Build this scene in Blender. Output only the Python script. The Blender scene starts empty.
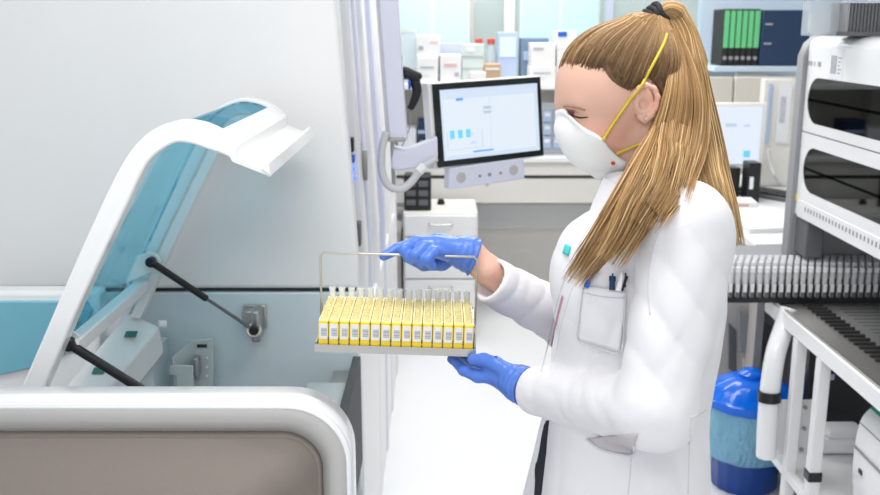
import bpy, math, random
import numpy as np
from mathutils import Vector, Matrix, Euler
random.seed(7)
S = bpy.context.scene
COL = S.collection
PI = math.pi
# ---------------------------------------------------------------- camera
F = 950.0; CAMZ = 1.65; PIT = math.atan(221.0 / F); CP, SP = math.cos(PIT), math.sin(PIT)
cam_d = bpy.data.cameras.new('camera'); cam = bpy.data.objects.new('camera', cam_d); COL.objects.link(cam)
cam.location = (0, 0, CAMZ); cam.rotation_euler = (PI / 2 - PIT, 0, 0)
cam_d.sensor_width = 36.0; cam_d.lens = F / 880.0 * 36.0; cam_d.clip_start = 0.05
cam_d.dof.use_dof = True; cam_d.dof.focus_distance = 1.5; cam_d.dof.aperture_fstop = 7.0
S.camera = cam
# ---------------------------------------------------------------- world, lights, exposure
S.view_settings.view_transform = 'Standard'; S.view_settings.look = 'None'
S.view_settings.gamma = 1.0; S.view_settings.exposure = -0.08
try: S.view_settings.use_curve_mapping = False
except Exception: pass
w = bpy.data.worlds.new('world'); S.world = w; w.use_nodes = True
w.node_tree.nodes['Background'].inputs[0].default_value = (0.90, 0.95, 1.0, 1)
w.node_tree.nodes['Background'].inputs[1].default_value = 1.05
def area(name, loc, size, power, col=(1, 1, 1), rot=(0, 0, 0)):
    l = bpy.data.lights.new(name, 'AREA'); l.shape = 'RECTANGLE'; l.size, l.size_y = size; l.energy = power; l.color = col
    o = bpy.data.objects.new(name, l); COL.objects.link(o); o.location = loc; o.rotation_euler = rot
    return o
area('ceiling_luminaire_light', (0.1, 1.2, 2.74), (1.5, 0.6), 27, (1, 0.98, 0.95))
area('ceiling_luminaire_light', (0.4, 3.6, 2.74), (1.5, 0.6), 34, (1, 0.985, 0.96))
area('ceiling_luminaire_light', (0.4, 5.2, 2.74), (1.5, 0.6), 34, (1, 0.985, 0.96))
area('ceiling_luminaire_light', (0.4, 7.2, 2.74), (2.6, 0.8), 52, (0.95, 0.99, 1))
area('ceiling_luminaire_light', (-0.4, -0.9, 2.74), (1.5, 0.6), 30, (1, 0.98, 0.95))

# ---------------------------------------------------------------- pixel + depth -> real point
def ray(px, py):
    u = (px - 440.0) / F; v = (247.5 - py) / F
    return Vector((u, CP + v * SP, -SP + v * CP))
def at(px, py, Y):
    d = ray(px, py); return Vector((0, 0, CAMZ)) + d * (Y / d.y)
def atz(px, py, Z):
    d = ray(px, py); return Vector((0, 0, CAMZ)) + d * ((Z - CAMZ) / d.z)
def atx(px, py, X):
    d = ray(px, py); return Vector((0, 0, CAMZ)) + d * (X / d.x)
# ---------------------------------------------------------------- materials
def mat(name, col, rough=0.5, metal=0.0, emit=None, es=1.0, alpha=1.0, trans=0.0, coat=0.0, bump=0.0, bscale=60, var=0.0, vscale=6, sub=0.0, aniso=0, stretch=(1, 1, 1), ior=1.45, vcol=None, spec=0.5):
    m = bpy.data.materials.new(name); m.use_nodes = True; nt = m.node_tree; b = nt.nodes['Principled BSDF']
    b.inputs['Base Color'].default_value = (*col, 1); b.inputs['Roughness'].default_value = rough; b.inputs['Metallic'].default_value = metal
    b.inputs['IOR'].default_value = ior; b.inputs['Specular IOR Level'].default_value = spec
    if trans: b.inputs['Transmission Weight'].default_value = trans
    if coat: b.inputs['Coat Weight'].default_value = coat
    if sub:
        b.inputs['Subsurface Weight'].default_value = sub; b.inputs['Subsurface Radius'].default_value = (0.012, 0.005, 0.003); b.inputs['Subsurface Scale'].default_value = 0.6
    if emit: b.inputs['Emission Color'].default_value = (*emit, 1); b.inputs['Emission Strength'].default_value = es
    b.inputs['Alpha'].default_value = alpha
    tc = nt.nodes.new('ShaderNodeTexCoord'); mp = nt.nodes.new('ShaderNodeMapping'); mp.inputs['Scale'].default_value = stretch
    nt.links.new(tc.outputs['Object'], mp.inputs[0])
    nz = nt.nodes.new('ShaderNodeTexNoise'); nz.inputs['Scale'].default_value = vscale; nz.inputs['Detail'].default_value = 4
    nt.links.new(mp.outputs[0], nz.inputs[0])
    mx = nt.nodes.new('ShaderNodeMix'); mx.data_type = 'RGBA'
    v = max(var, 0.02)
    mx.inputs[6].default_value = (*[c * (1 - v) for c in col], 1); mx.inputs[7].default_value = (*[min(1, c * (1 + v)) for c in col], 1)
    nt.links.new(nz.outputs[0], mx.inputs[0])
    if vcol:
        at_ = nt.nodes.new('ShaderNodeAttribute'); at_.attribute_name = vcol
        nt.links.new(at_.outputs['Color'], b.inputs['Base Color'])
    else: nt.links.new(mx.outputs[2], b.inputs['Base Color'])
    if bump:
        n2 = nt.nodes.new('ShaderNodeTexNoise'); n2.inputs['Scale'].default_value = bscale; n2.inputs['Detail'].default_value = 3
        nt.links.new(mp.outputs[0], n2.inputs[0])
        bp = nt.nodes.new('ShaderNodeBump'); bp.inputs['Strength'].default_value = bump; bp.inputs['Distance'].default_value = 0.004
        nt.links.new(n2.outputs[0], bp.inputs['Height']); nt.links.new(bp.outputs[0], b.inputs['Normal'])
    return m
def glassy(name, col, gloss=0.08, rough=0.02):
    m = bpy.data.materials.new(name); m.use_nodes = True; nt = m.node_tree; nt.nodes.remove(nt.nodes['Principled BSDF'])
    out = nt.nodes['Material Output']; t = nt.nodes.new('ShaderNodeBsdfTransparent'); t.inputs[0].default_value = (*col, 1)
    g = nt.nodes.new('ShaderNodeBsdfGlossy'); g.inputs[1].default_value = rough; g.inputs[0].default_value = (1, 1, 1, 1)
    mx = nt.nodes.new('ShaderNodeMixShader'); mx.inputs[0].default_value = gloss
    nt.links.new(t.outputs[0], mx.inputs[1]); nt.links.new(g.outputs[0], mx.inputs[2]); nt.links.new(mx.outputs[0], out.inputs[0])
    return m
def milky(name, col, a=0.5, dcol=None):
    m = bpy.data.materials.new(name); m.use_nodes = True; nt = m.node_tree; b = nt.nodes['Principled BSDF']
    b.inputs['Base Color'].default_value = (*(dcol or col), 1); b.inputs['Roughness'].default_value = 0.15
    out = nt.nodes['Material Output']; t = nt.nodes.new('ShaderNodeBsdfTransparent'); t.inputs[0].default_value = (*col, 1)
    mx = nt.nodes.new('ShaderNodeMixShader'); mx.inputs[0].default_value = a
    nt.links.new(t.outputs[0], mx.inputs[1]); nt.links.new(b.outputs[0], mx.inputs[2]); nt.links.new(mx.outputs[0], out.inputs[0])
    return m
M = dict(
    white=mat('white_enamel', (0.84, 0.84, 0.845), 0.32), whiteg=mat('white_gloss_plastic', (0.90, 0.90, 0.91), 0.18, coat=0.3),
    panel=mat('machine_panel_white', (0.80, 0.80, 0.80), 0.38), panelb=mat('machine_panel_pale_blue', (0.60, 0.69, 0.73), 0.3),
    lav=mat('lavender_white_plastic', (0.70, 0.71, 0.84), 0.35), recess=mat('recess_grey_blue', (0.50, 0.55, 0.66), 0.4),
    taupe=mat('taupe_textured_panel', (0.235, 0.20, 0.178), 0.6, bump=0.15, bscale=400, var=0.06, vscale=300), greige=mat('pale_grey_trim', (0.50, 0.485, 0.47), 0.45),
    steel=mat('brushed_steel', (0.55, 0.53, 0.50), 0.32, 0.9), steeld=mat('dull_steel', (0.42, 0.42, 0.42), 0.4, 0.8), bracket=mat('grey_painted_bracket', (0.50, 0.56, 0.57), 0.4, 0.2),
    black=mat('black_plastic', (0.012, 0.012, 0.014), 0.35), blackm=mat('black_matte', (0.02, 0.02, 0.022), 0.7), navy=mat('navy_card', (0.015, 0.04, 0.10), 0.6),
    dark=mat('dark_interior', (0.035, 0.04, 0.045), 0.6), grey=mat('mid_grey_plastic', (0.30, 0.30, 0.31), 0.5), greyd=mat('dark_grey_plastic', (0.13, 0.13, 0.14), 0.5),
    floor=mat('pale_vinyl_floor', (0.80, 0.81, 0.83), 0.35, var=0.02, vscale=3), wall=mat('wall_paint', (0.82, 0.83, 0.82), 0.8), beige=mat('beige_panel', (0.66, 0.62, 0.56), 0.7),
    cream=mat('cream_laminate', (0.80, 0.78, 0.74), 0.5), shade=mat('warm_grey_recess', (0.50, 0.47, 0.43), 0.7),
    card=mat('white_carton', (0.82, 0.81, 0.80), 0.7), cardg=mat('pale_green_carton', (0.66, 0.74, 0.70), 0.7), brown=mat('brown_cardboard', (0.55, 0.38, 0.24), 0.8),
    paper=mat('white_paper', (0.80, 0.81, 0.83), 0.8), print=mat('printed_grey', (0.42, 0.43, 0.47), 0.8), pinkp=mat('faded_red_print', (.75, .45, .45), .8), mutedblue=mat('muted_blue_card', (.16, .24, .36), .7), bluep=mat('pale_blue_drawer_plastic', (0.42, 0.52, 0.72), 0.3),
    green=mat('lime_green_label', (0.16, 0.62, 0.27), 0.6), greend=mat('dark_green_sticker', (0.03, 0.16, 0.13), 0.4), red=mat('red_cap', (0.62, 0.08, 0.07), 0.4),
    yellow=mat('yellow_rack_plastic', (0.90, 0.66, 0.045), 0.35), yellowl=mat('pale_yellow_rack_top', (0.95, 0.85, 0.42), 0.4), signy=mat('sign_yellow', (0.85, 0.62, 0.02), 0.4),
    label=mat('barcode_label', (0.80, 0.80, 0.80), 0.5), ink=mat('barcode_ink', (0.10, 0.10, 0.12), 0.5), strapy=mat('yellow_elastic', (0.66, 0.50, 0.05), 0.6),
    bin=mat('blue_bin_plastic', (0.006, 0.055, 0.30), 0.25), binlid=mat('bright_blue_lid', (0.0, 0.14, 0.75), 0.16), teal=mat('teal_print', (0.05, 0.60, 0.58), 0.5),
    hose=mat('pale_grey_hose', (0.58, 0.59, 0.61), 0.35), blueled=mat('blue_led', (0.1, 0.2, 0.9), 0.4, emit=(0.15, 0.3, 1), es=1.0), bluec=mat('blue_clip', (0.02, 0.12, 0.6), 0.4),
    scrglass=mat('screen_bezel', (0.015, 0.02, 0.022), 0.15), tubeclear=milky('clear_tube_plastic', (0.98, 0.985, 0.99), 0.50, (0.96, 0.97, 0.98)),
    tubeyellow=milky('tube_with_pale_serum', (0.99, 0.97, 0.86), 0.35, (0.97, 0.92, 0.68)), frosty=milky('frosted_box_plastic', (0.90, 0.93, 0.95), 0.42, (0.8, 0.84, 0.88)),
    hood=glassy('blue_tinted_acrylic', (0.50, 0.77, 0.85), 0.12), bag=milky('pale_blue_bag_film', (0.65, 0.92, 1.0), 0.6, (0.36, 0.76, 0.98)),
    pane=milky('faintly_green_glass', (0.93, 0.975, 0.965), 0.10, (0.8, 0.9, 0.9)), darkglass=glassy('smoked_window', (0.16, 0.21, 0.20), 0.10, 0.03),
    skyglass=mat('pale_blue_sheen_panel', (0.62, 0.74, 0.86), 0.3),
)
# ---------------------------------------------------------------- mesh builder
class MB:
    def __init__(s): s.v = []; s.f = []
    def add(s, vs, fs):
        n = len(s.v); s.v += [Vector(v) for v in vs]; s.f += [tuple(i + n for i in f) for f in fs]; return s
    def box(s, c, d, R=None):
        c = Vector(c); vs = []
        for x in (-.5, .5):
            for y in (-.5, .5):
                for z in (-.5, .5):
                    p = Vector((x * d[0], y * d[1], z * d[2]))
                    if R is not None: p = R @ p
                    vs.append(c + p)
        return s.add(vs, [(0, 1, 3, 2), (4, 6, 7, 5), (0, 4, 5, 1), (2, 3, 7, 6), (0, 2, 6, 4), (1, 5, 7, 3)])
    def bb(s, a, b): # box from corner to corner
        a = Vector(a); b = Vector(b); return s.box((a + b) / 2, [abs(b[i] - a[i]) for i in range(3)])
    def prism(s, pts, vec): # polygon swept along vec
        vec = Vector(vec); n = len(pts); a = [Vector(p) for p in pts]; b = [p + vec for p in a]
        return s.add(a + b, [tuple(range(n))[::-1], tuple(range(n, 2 * n))] + [(i, (i + 1) % n, (i + 1) % n + n, i + n) for i in range(n)])
    def band(s, outer, inner, vec): # closed band between two open polylines swept along vec
        return s.strip([outer, inner], vec)
    def strip(s, lines, vec):
        o, i = lines; vec = Vector(vec)
        for k in range(len(o) - 1):
            s.prism([o[k], o[k + 1], i[k + 1], i[k]], vec)
        return s
    def sheet(s, A, B, vec): # A,B matching polylines, solid between them shifted along vec (no inner walls)
        n = len(A); vec = Vector(vec); A = [Vector(p) for p in A]; B = [Vector(p) for p in B]
        vs = A + B + [p + vec for p in A] + [p + vec for p in B]; fs = []
        for k in range(n - 1):
            fs += [(k, k + 1, n + k + 1, n + k), (2 * n + k, 3 * n + k, 3 * n + k + 1, 2 * n + k + 1), (k, 2 * n + k, 2 * n + k + 1, k + 1), (n + k, n + k + 1, 3 * n + k + 1, 3 * n + k)]
        fs += [(0, n, 3 * n, 2 * n), (n - 1, 3 * n - 1, 4 * n - 1, 2 * n - 1)]
        return s.add(vs, fs)
    def tube(s, path, r, n=12, cap=True, flat=1.0):
        P = [Vector(p) for p in path]; m = len(P); rr = r if isinstance(r, (list, tuple)) else [r] * m
        vs = []; up = None
        for i in range(m):
            t = (P[min(i + 1, m - 1)] - P[max(i - 1, 0)]).normalized()
            if up is None:
                up = Vector((0, 0, 1)) if abs(t.z) < .9 else Vector((0, 1, 0))
            a = (up - t * up.dot(t)); a = a.normalized() if a.length > 1e-6 else t.orthogonal().normalized(); up = a
            b = t.cross(a)
            for k in range(n):
                q = 2 * PI * k / n; vs.append(P[i] + (a * math.cos(q) * flat + b * math.sin(q)) * rr[i])
        fs = [(i * n + k, i * n + (k + 1) % n, (i + 1) * n + (k + 1) % n, (i + 1) * n + k) for i in range(m - 1) for k in range(n)]
        if cap: fs += [tuple(range(n))[::-1], tuple((m - 1) * n + k for k in range(n))]
        return s.add(vs, fs)
    def lathe(s, prof, c, n=24, wob=None): # prof [(r,z)]
        c = Vector(c); m = len(prof); vs = []
        for i, (r, z) in enumerate(prof):
            for k in range(n):
                q = 2 * PI * k / n; rr = r * (wob(q, z) if wob else 1); vs.append(c + Vector((rr * math.cos(q), rr * math.sin(q), z)))
        fs = [(i * n + k, i * n + (k + 1) % n, (i + 1) * n + (k + 1) % n, (i + 1) * n + k) for i in range(m - 1) for k in range(n)]
        if prof[0][0] > 1e-5: fs.append(tuple(range(n))[::-1])
        if prof[-1][0] > 1e-5: fs.append(tuple((m - 1) * n + k for k in range(n)))
        return s.add(vs, fs)
    def grid(s, G, thick=None, nrm=None):
        h, w_ = len(G), len(G[0]); n = h * w_; A = [Vector(p) for r in G for p in r]
        fs = [(i * w_ + j, i * w_ + j + 1, (i + 1) * w_ + j + 1, (i + 1) * w_ + j) for i in range(h - 1) for j in range(w_ - 1)]
        return s.add(A, fs)
def rootloc(o):
    p = Vector((0, 0, 0))
    while o is not None: p += o.location; o = o.parent
    return p
def obj(name, mb, m, parent=None, bevel=0.0, smooth=False, seg=2, solid=0.0, fix=True, off=0.0):
    me = bpy.data.meshes.new(name); L = rootloc(parent)
    me.from_pydata([tuple(v - L) for v in mb.v], [], mb.f); me.validate()
    if fix:
        import bmesh
        bm = bmesh.new(); bm.from_mesh(me); bmesh.ops.recalc_face_normals(bm, faces=bm.faces); bm.to_mesh(me); bm.free()
    for mm in (m if isinstance(m, list) else [m]): me.materials.append(mm)
    o = bpy.data.objects.new(name, me); COL.objects.link(o)
    if parent is not None: o.parent = parent
    if smooth or bevel:
        for p in me.polygons: p.use_smooth = True
        if not smooth or smooth == 'auto':
            try: me.set_sharp_from_angle(angle=math.radians(40))
            except Exception: pass
    if solid:
        sm = o.modifiers.new('solid', 'SOLIDIFY'); sm.thickness = solid; sm.offset = off
    if bevel:
        bv = o.modifiers.new('bevel', 'BEVEL'); bv.width = bevel; bv.segments = seg; bv.limit_method = 'ANGLE'; bv.angle_limit = math.radians(35); bv.harden_normals = False
    return o
def tag(o, label, cat, group=None):
    o['label'] = label; o['category'] = cat
    if group: o['group'] = group
    return o
def thing(name, label, cat, loc=(0, 0, 0), group=None):
    o = bpy.data.objects.new(name, None); COL.objects.link(o); o.location = loc; o.empty_display_size = 0.05
    return tag(o, label, cat, group)
def struct(name, mb, m, parent=None, **k):
    o = obj(name, mb, m, parent, **k)
    if parent is None: o['kind'] = 'structure'
    return o
def dup(root, loc, label=None, group=None, rot=None):
    def cp(o, par):
        c = o.copy(); COL.objects.link(c); c.parent = par
        for ch in o.children: cp(ch, c)
        return c
    r = cp(root, root.parent); r.location = loc
    if label: r['label'] = label
    if group: r['group'] = group
    if rot is not None: r.rotation_euler = rot
    return r
def RZ(a): return Matrix.Rotation(a, 3, 'Z')
def smoothline(pts, k=8):
    P = [Vector(p) for p in pts]; out = []
    for i in range(len(P) - 1):
        a = P[max(i - 1, 0)]; b = P[i]; c = P[i + 1]; d = P[min(i + 2, len(P) - 1)]
        for j in range(k):
            t = j / k; out.append(0.5 * ((2 * b) + (c - a) * t + (2 * a - 5 * b + 4 * c - d) * t * t + (3 * b - a - 3 * c + d) * t ** 3))
    out.append(P[-1]); return out

# ================================================================ SETTING
XL, XR, YB = -2.6, 2.6, 5.95
struct('floor', MB().bb((XL - 2, -2.5, -0.05), (XR, 9.0, 0)), M['floor'])
struct('ceiling', MB().bb((XL - 2, -2.5, 2.8), (XR, 9.0, 2.85)), M['wall'])
struct('wall_right', MB().bb((XR, -2.5, 0), (XR + .1, 9.0, 2.8)), M['wall'])
struct('wall_back', MB().bb((XL - 2, 9.0, 0), (XR, 9.1, 2.8)), M['wall'])
# ceiling luminaires (housings around the area lights)
for i, (x, y, w_, d_) in enumerate(((0.1, 1.2, 1.5, .6), (0.4, 3.6, 1.5, .6), (0.4, 5.2, 1.5, .6), (0.4, 7.2, 2.6, .8), (-0.4, -0.9, 1.5, .6))):
    fr = MB().bb((x - w_ / 2 - .03, y - d_ / 2 - .03, 2.75), (x + w_ / 2 + .03, y + d_ / 2 + .03, 2.80))
    o = obj('ceiling_luminaire', fr, M['white']); tag(o, 'white recessed ceiling light panel, number %s from the camera end, above the frame' % ['two', 'three', 'four', 'five', 'one'][i], 'ceiling light')
# half-height wall + glass partition
struct('wall_partition', MB().bb((XL, YB, 0), (XR, YB + .08, 1.28)), M['cream'])
wf = MB()
for px in (509,): wf.bb((at(px - 5, 40, YB).x, YB - .02, 1.28), (at(px + 5, 40, YB).x, YB + .07, 2.8))
struct('trim_1', wf, M['cream'])
wf = MB().bb((at(609, 40, YB).x - .02, YB - .0, 1.28), (at(609, 40, YB).x + .02, YB + .06, 2.8))
struct('trim_2', wf, M['recess'])
wf = MB().bb((at(472, 40, YB).x - .012, YB, 1.28), (at(472, 40, YB).x + .012, YB + .05, 2.8))
struct('trim_3', wf, M['greige'])
struct('window_1', MB().bb((XL, YB + .03, 1.28), (at(509, 40, YB).x, YB + .036, 2.8)), M['pane'])
struct('window_2', MB().bb((at(509, 40, YB).x, YB + .03, 1.28), (at(700, 40, YB).x, YB + .036, 2.8)), M['pane'])
struct('wall_corner', MB().bb((at(700, 40, YB).x, YB + .02, 1.28), (XR, YB + .08, 2.8)), M['skyglass'])
# fitted horizontal service ducts on the wall below the bench
struct('trim_4', MB().bb((at(480, 220, 5.8).x - 1.0, 5.80, at(500, 228, 5.8).z), (XR, YB, at(500, 204, 5.8).z)), M['white'], bevel=.006)
struct('lightened_wall_panel', MB().bb((-1.0, YB - .02, 0), (XR, YB, .95)), mat('lightened_beige_cladding', (.93, .90, .85), .6))  # wall panel, its colour lightened to offset the shade under the bench

def lab_box(name, px0, py0, px1, py1, Y, depth, m, label, cat='box', group=None, yaw=0.0, lid=None, parts=None):
    a = at(px0, py1, Y); b = at(px1, py0, Y); t = thing(name, label, cat, ((a.x + b.x) / 2, Y + depth / 2, a.z), group)
    mb = MB().bb((a.x, Y, a.z), (b.x, Y + depth, b.z)); obj('body', mb, m, t, bevel=.004)
    if parts:
        for (u0, v0, u1, v1, pm, pn) in parts:
            q = MB().bb((a.x + (b.x - a.x) * u0, Y - .003, b.z + (a.z - b.z) * v1), (a.x + (b.x - a.x) * u1, Y + .002, b.z + (a.z - b.z) * v0)); obj(pn, q, pm, t)
    if yaw: t.rotation_euler = (0, 0, yaw)
    return t
# wall bench behind, with worktop and doors
bx0 = at(396, 170, 5.35).x - 1.2; bx1 = 1.55
bt = at(500, 157, 5.35).z
t = thing('wall_bench', 'long white laboratory bench under the shelf along the glass partition', 'bench', ((bx0 + bx1) / 2, 5.6, 0))
obj('worktop', MB().bb((bx0, 5.33, bt - .03), (bx1, 5.82, bt)), M['white'], t, bevel=.004)
za, zb = at(500, 175, 5.37).z, at(500, 179, 5.37).z
obj('drawer_front', MB().bb((bx0, 5.36, za), (bx1, 5.38, bt - .034)), M['cream'], t, bevel=.002)
obj('shadow_gap', MB().bb((bx0, 5.40, zb), (bx1, 5.42, za)), M['greyd'], t)
obj('apron', MB().bb((bx0, 5.37, at(500, 203, 5.37).z), (bx1, 5.39, zb)), M['cream'], t, bevel=.002)
for px in (487,):
    x = at(px, 165, 5.35).x; obj('door_gap', MB().bb((x - .008, 5.352, zb - .03), (x + .008, 5.362, za + .06)), M['greyd'], t)
for x in (bx0 + .03, bx1 - .05): obj('leg', MB().bb((x, 5.42, 0), (x + .04, 5.46, bt - .03)), M['white'], t)
# shelf above the bench
SZ = at(500, 84, 5.4).z; sx0 = at(380, 90, 5.4).x - .5; sx1 = at(575, 90, 5.4).x + .1
t = thing('bench_shelf', 'white shelf above the wall bench carrying the cartons', 'shelf', ((sx0 + sx1) / 2, 5.6, bt))
obj('shelf_board', MB().bb((sx0, 5.38, SZ - .03), (sx1, 5.8, SZ)), M['white'], t, bevel=.003)
for x in (sx0 + .05, at(400, 100, 5.6).x, at(520, 100, 5.6).x, sx1 - .08): obj('upright', MB().bb((x, 5.70, bt), (x + .03, 5.74, SZ - .03)), M['shade'], t)
obj('back_panel', MB().bb((sx0, 5.80, bt), (sx1, 5.81, SZ)), M['beige'], t)
# ================================================================ BACKGROUND THINGS
def on_shelf(px0, py0, px1, Y, depth, m, label, z=None, **k): # box whose base sits at z
    z = SZ if z is None else z
    t = lab_box(k.pop('name', 'carton'), px0, py0, px1, 90, Y, depth, m, label, **k); return t
def carton(px0, pytop, px1, Y, depth, m, label, base, name='carton', cat='box', parts=None, group='cartons on the bench shelf'):
    a = at(px0, pytop, Y); b = at(px1, pytop, Y)
    t = thing(name, label, cat, ((a.x + b.x) / 2, Y + depth / 2, base), group)
    obj('body', MB().bb((a.x, Y, base), (b.x, Y + depth, a.z)), m, t, bevel=.004)
    h = a.z - base; W_ = b.x - a.x
    for (u0, v0, u1, v1, pm, pn) in (parts or []):
        obj(pn, MB().bb((a.x + W_ * u0, Y - .003, a.z - h * v1), (a.x + W_ * u1, Y + .001, a.z - h * v0)), pm, t)
    return a.z
LB = [(.15, .35, .8, .42, M['print'], 'print'), (.3, .55, .6, .7, M['paper'], 'sticker')]
carton(397, 28, 417, 5.55, .22, M['frosty'], 'tall pale teal plastic box at the left end of the shelf', SZ, 'storage_box', parts=[(.05, 0, .95, .08, M['cardg'], 'lid')])
z1 = carton(417, 57, 438, 5.42, .28, M['card'], 'white carton at the bottom of the left stack on the shelf', SZ, parts=LB)
carton(416, 35, 440, 5.44, .24, M['card'], 'white carton topmost of the left stack on the shelf', z1 + .001, parts=[(.1, .5, .3, .7, M['print'], 'print'), (.6, .3, .9, .36, M['pinkp'], 'print')])
carton(440, 55, 461, 5.42, .26, M['card'], 'white carton with red print between the two carton stacks', SZ, parts=[(.2, .3, .8, .4, M['pinkp'], 'print'), (.7, .6, .9, .75, M['print'], 'print')])
carton(437, 43, 462, 5.72, .07, M['recess'], 'dark grey tray behind the left carton stack', SZ, 'storage_tray', 'tray', parts=[(.1, .3, .25, .8, M['navy'], 'label'), (.4, .3, .55, .8, M['red'], 'label'), (.7, .3, .85, .8, M['navy'], 'label')])
carton(462, 44, 484, 5.42, .10, M['cardg'], 'pale green carton stack in front of the red capped bottles', SZ, parts=[(.02, .3, .98, .33, M['print'], 'seam'), (.02, .6, .98, .63, M['print'], 'seam'), (.2, .1, .6, .2, M['paper'], 'label')])
carton(484, 64, 501, 5.40, .16, M['brown'], 'small brown cardboard box between the bottles and the white post', SZ, parts=[(.1, .2, .9, .3, M['paper'], 'tape')])
carton(470, 72, 486, 5.385, .035, M['card'], 'low white carton at the shelf edge before the pale green stack', SZ)
carton(498, 32, 518, 5.6, .12, M['bluep'], 'pale blue plastic box behind the white post', SZ, 'storage_box', parts=[(.1, .1, .9, .5, M['skyglass'], 'label')])
carton(521, 38, 549, 5.6, .14, M['mutedblue'], 'dark blue box behind the tall white cartons', SZ, 'storage_box', parts=[(.1, .3, .5, .5, M['bluep'], 'label')])
z2 = carton(530, 66, 556, 5.40, .18, M['card'], 'white carton at the bottom of the stack beside the woman', SZ, parts=LB)
carton(531, 43, 556, 5.41, .16, M['card'], 'white carton topmost of the stack beside the woman', z2 + .001, parts=[(.1, .2, .5, .3, M['print'], 'print')])
z3 = carton(557, 50, 580, 5.42, .26, M['card'], 'white carton behind the forehead of the woman', SZ)
carton(557, 31, 577, 5.42, .2, M['card'], 'white carton with blue top stacked behind the forehead of the woman', z3 + .001, parts=[(.05, .02, .5, .3, M['bluec'], 'label')])
for i, px in enumerate((479, 491)):
    p = at(px, 44, 5.66); b = thing('reagent_bottle', ['clear bottle with red cap, left one on the shelf', 'clear bottle with red cap, right one next to the white post'][i], 'bottle', (p.x, 5.66, SZ), 'red capped bottles')
    h = p.z - SZ
    obj('body', MB().lathe([(.032, 0), (.034, .01), (.034, h * .72), (.02, h * .95), (.018, h)], (p.x, 5.66, SZ), 20), M['frosty'], b, smooth='auto')
    obj('cap', MB().lathe([(.022, 0), (.022, .028), (.016, .032)], (p.x, 5.66, SZ + h), 20), M['red'], b, smooth='auto')
# shelving with glassware beyond the partition
for i, (pa, pb, py, lab) in enumerate(((395, 470, 12, 'left'), (520, 600, 14, 'right'))):
    a = at(pa, py, 8.2); b = at(pb, py, 8.2)
    t = thing('storage_cabinet', 'blurred white cabinet beyond the glass, %s of the white post' % lab, 'cabinet', ((a.x + b.x) / 2, 8.4, 0))
    obj('body', MB().bb((a.x, 8.2, 0), (b.x, 8.7, 2.0 + .1 * i)), M['white'], t, bevel=.01)
    for s in (0, 1):
        x0 = a.x + (b.x - a.x) * .5 * s; obj('door', MB().bb((x0 + .02, 8.18, .1), (x0 + (b.x - a.x) * .5 - .02, 8.2, 1.95 + .1 * i)), M['pane' if i == 0 else 'skyglass'], t)
# blue drawer block under the shelf
a = at(541, 146, 5.45); b = at(568, 103, 5.45)
t = thing('drawer_organiser', 'small organiser with pale blue drawers on the bench beside the woman', 'organiser', ((a.x + b.x) / 2, 5.52, bt))
obj('frame', MB().bb((a.x, 5.46, bt), (b.x + .1, 5.62, b.z)), M['frosty'], t, bevel=.003)
for i in range(4):
    for j in range(3):
        x0 = a.x + .008 + i * (b.x + .1 - a.x) / 4; z0 = bt + .04 + j * .075; d_ = obj('drawer', MB().bb((x0, 5.445, z0), (x0 + (b.x + .1 - a.x) / 4 - .014, 5.47, z0 + .062)), M['bluep'], t, bevel=.003)
        obj('label', MB().bb((x0 + .01, 5.441, z0 + .03), (x0 + .04, 5.446, z0 + .05)), M['paper'], d_)
# dark items on bench left of monitor
def bxp(name, label, cat, p0, p1, Y, d_, m, base=None, bev=.004, parts=()):
    a = at(p0[0], p1[1], Y); b = at(p1[0], p0[1], Y); z0 = a.z if base is None else base
    t = thing(name, label, cat, ((a.x + b.x) / 2, Y + d_ / 2, z0)); obj('body', MB().bb((a.x, Y, z0), (b.x, Y + d_, b.z)), m, t, bevel=bev)
    for (n_, u0, v0, u1, v1, pm) in parts:
        obj(n_, MB().bb((a.x + (b.x - a.x) * u0, Y - .006, b.z - (b.z - z0) * v1), (a.x + (b.x - a.x) * u1, Y + .002, b.z - (b.z - z0) * v0)), pm, t, bevel=.001)
    return t
bxp('sample_box', 'dark navy box on the bench left of the arm-mounted monitor', 'box', (418, 120), (440, 150), 5.5, .15, M['navy'], base=bt, parts=[('stripe', 0, .3, 1, .4, M['bluep']), ('label', .1, .6, .8, .85, M['brown'])])
bxp('paper_stack', 'pile of white paper on the bench beside the dark navy box', 'paper', (398, 128), (416, 150), 5.5, .2, M['paper'], base=bt)
# drawer pedestal
py_f = 4.9; a = at(403, 213, py_f); b = at(478, 213, py_f); pz = a.z
t = thing('drawer_pedestal', 'white rolling drawer cabinet behind the held rack', 'cabinet', ((a.x + b.x) / 2, py_f + .25, 0))
obj('body', MB().bb((a.x, py_f + .02, .06), (b.x, py_f + .42, pz)), M['cream'], t, bevel=.008)
zs = [pz - .01, pz - .13, pz - .36, .09]
for i in range(3):
    d_ = obj('drawer', MB().bb((a.x + .008, py_f, zs[i + 1] + .004), (b.x - .008, py_f + .02, zs[i] - .004)), M['white'], t, bevel=.004)
    x = (a.x + b.x) / 2; hz = zs[i] - .05
    obj('handle', MB().tube(smoothline([(x - .06, py_f, hz + .008), (x - .05, py_f - .018, hz), (x + .05, py_f - .018, hz), (x + .06, py_f, hz + .008)], 5), .005, 8), M['steel'], d_, smooth=True)
for sx in (a.x + .04, b.x - .04):
    for sy in (.06, .38): obj('castor', MB().tube([(sx - .012, py_f + sy, .03), (sx + .012, py_f + sy, .03)], .03, 16), M['greyd'], t)
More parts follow.
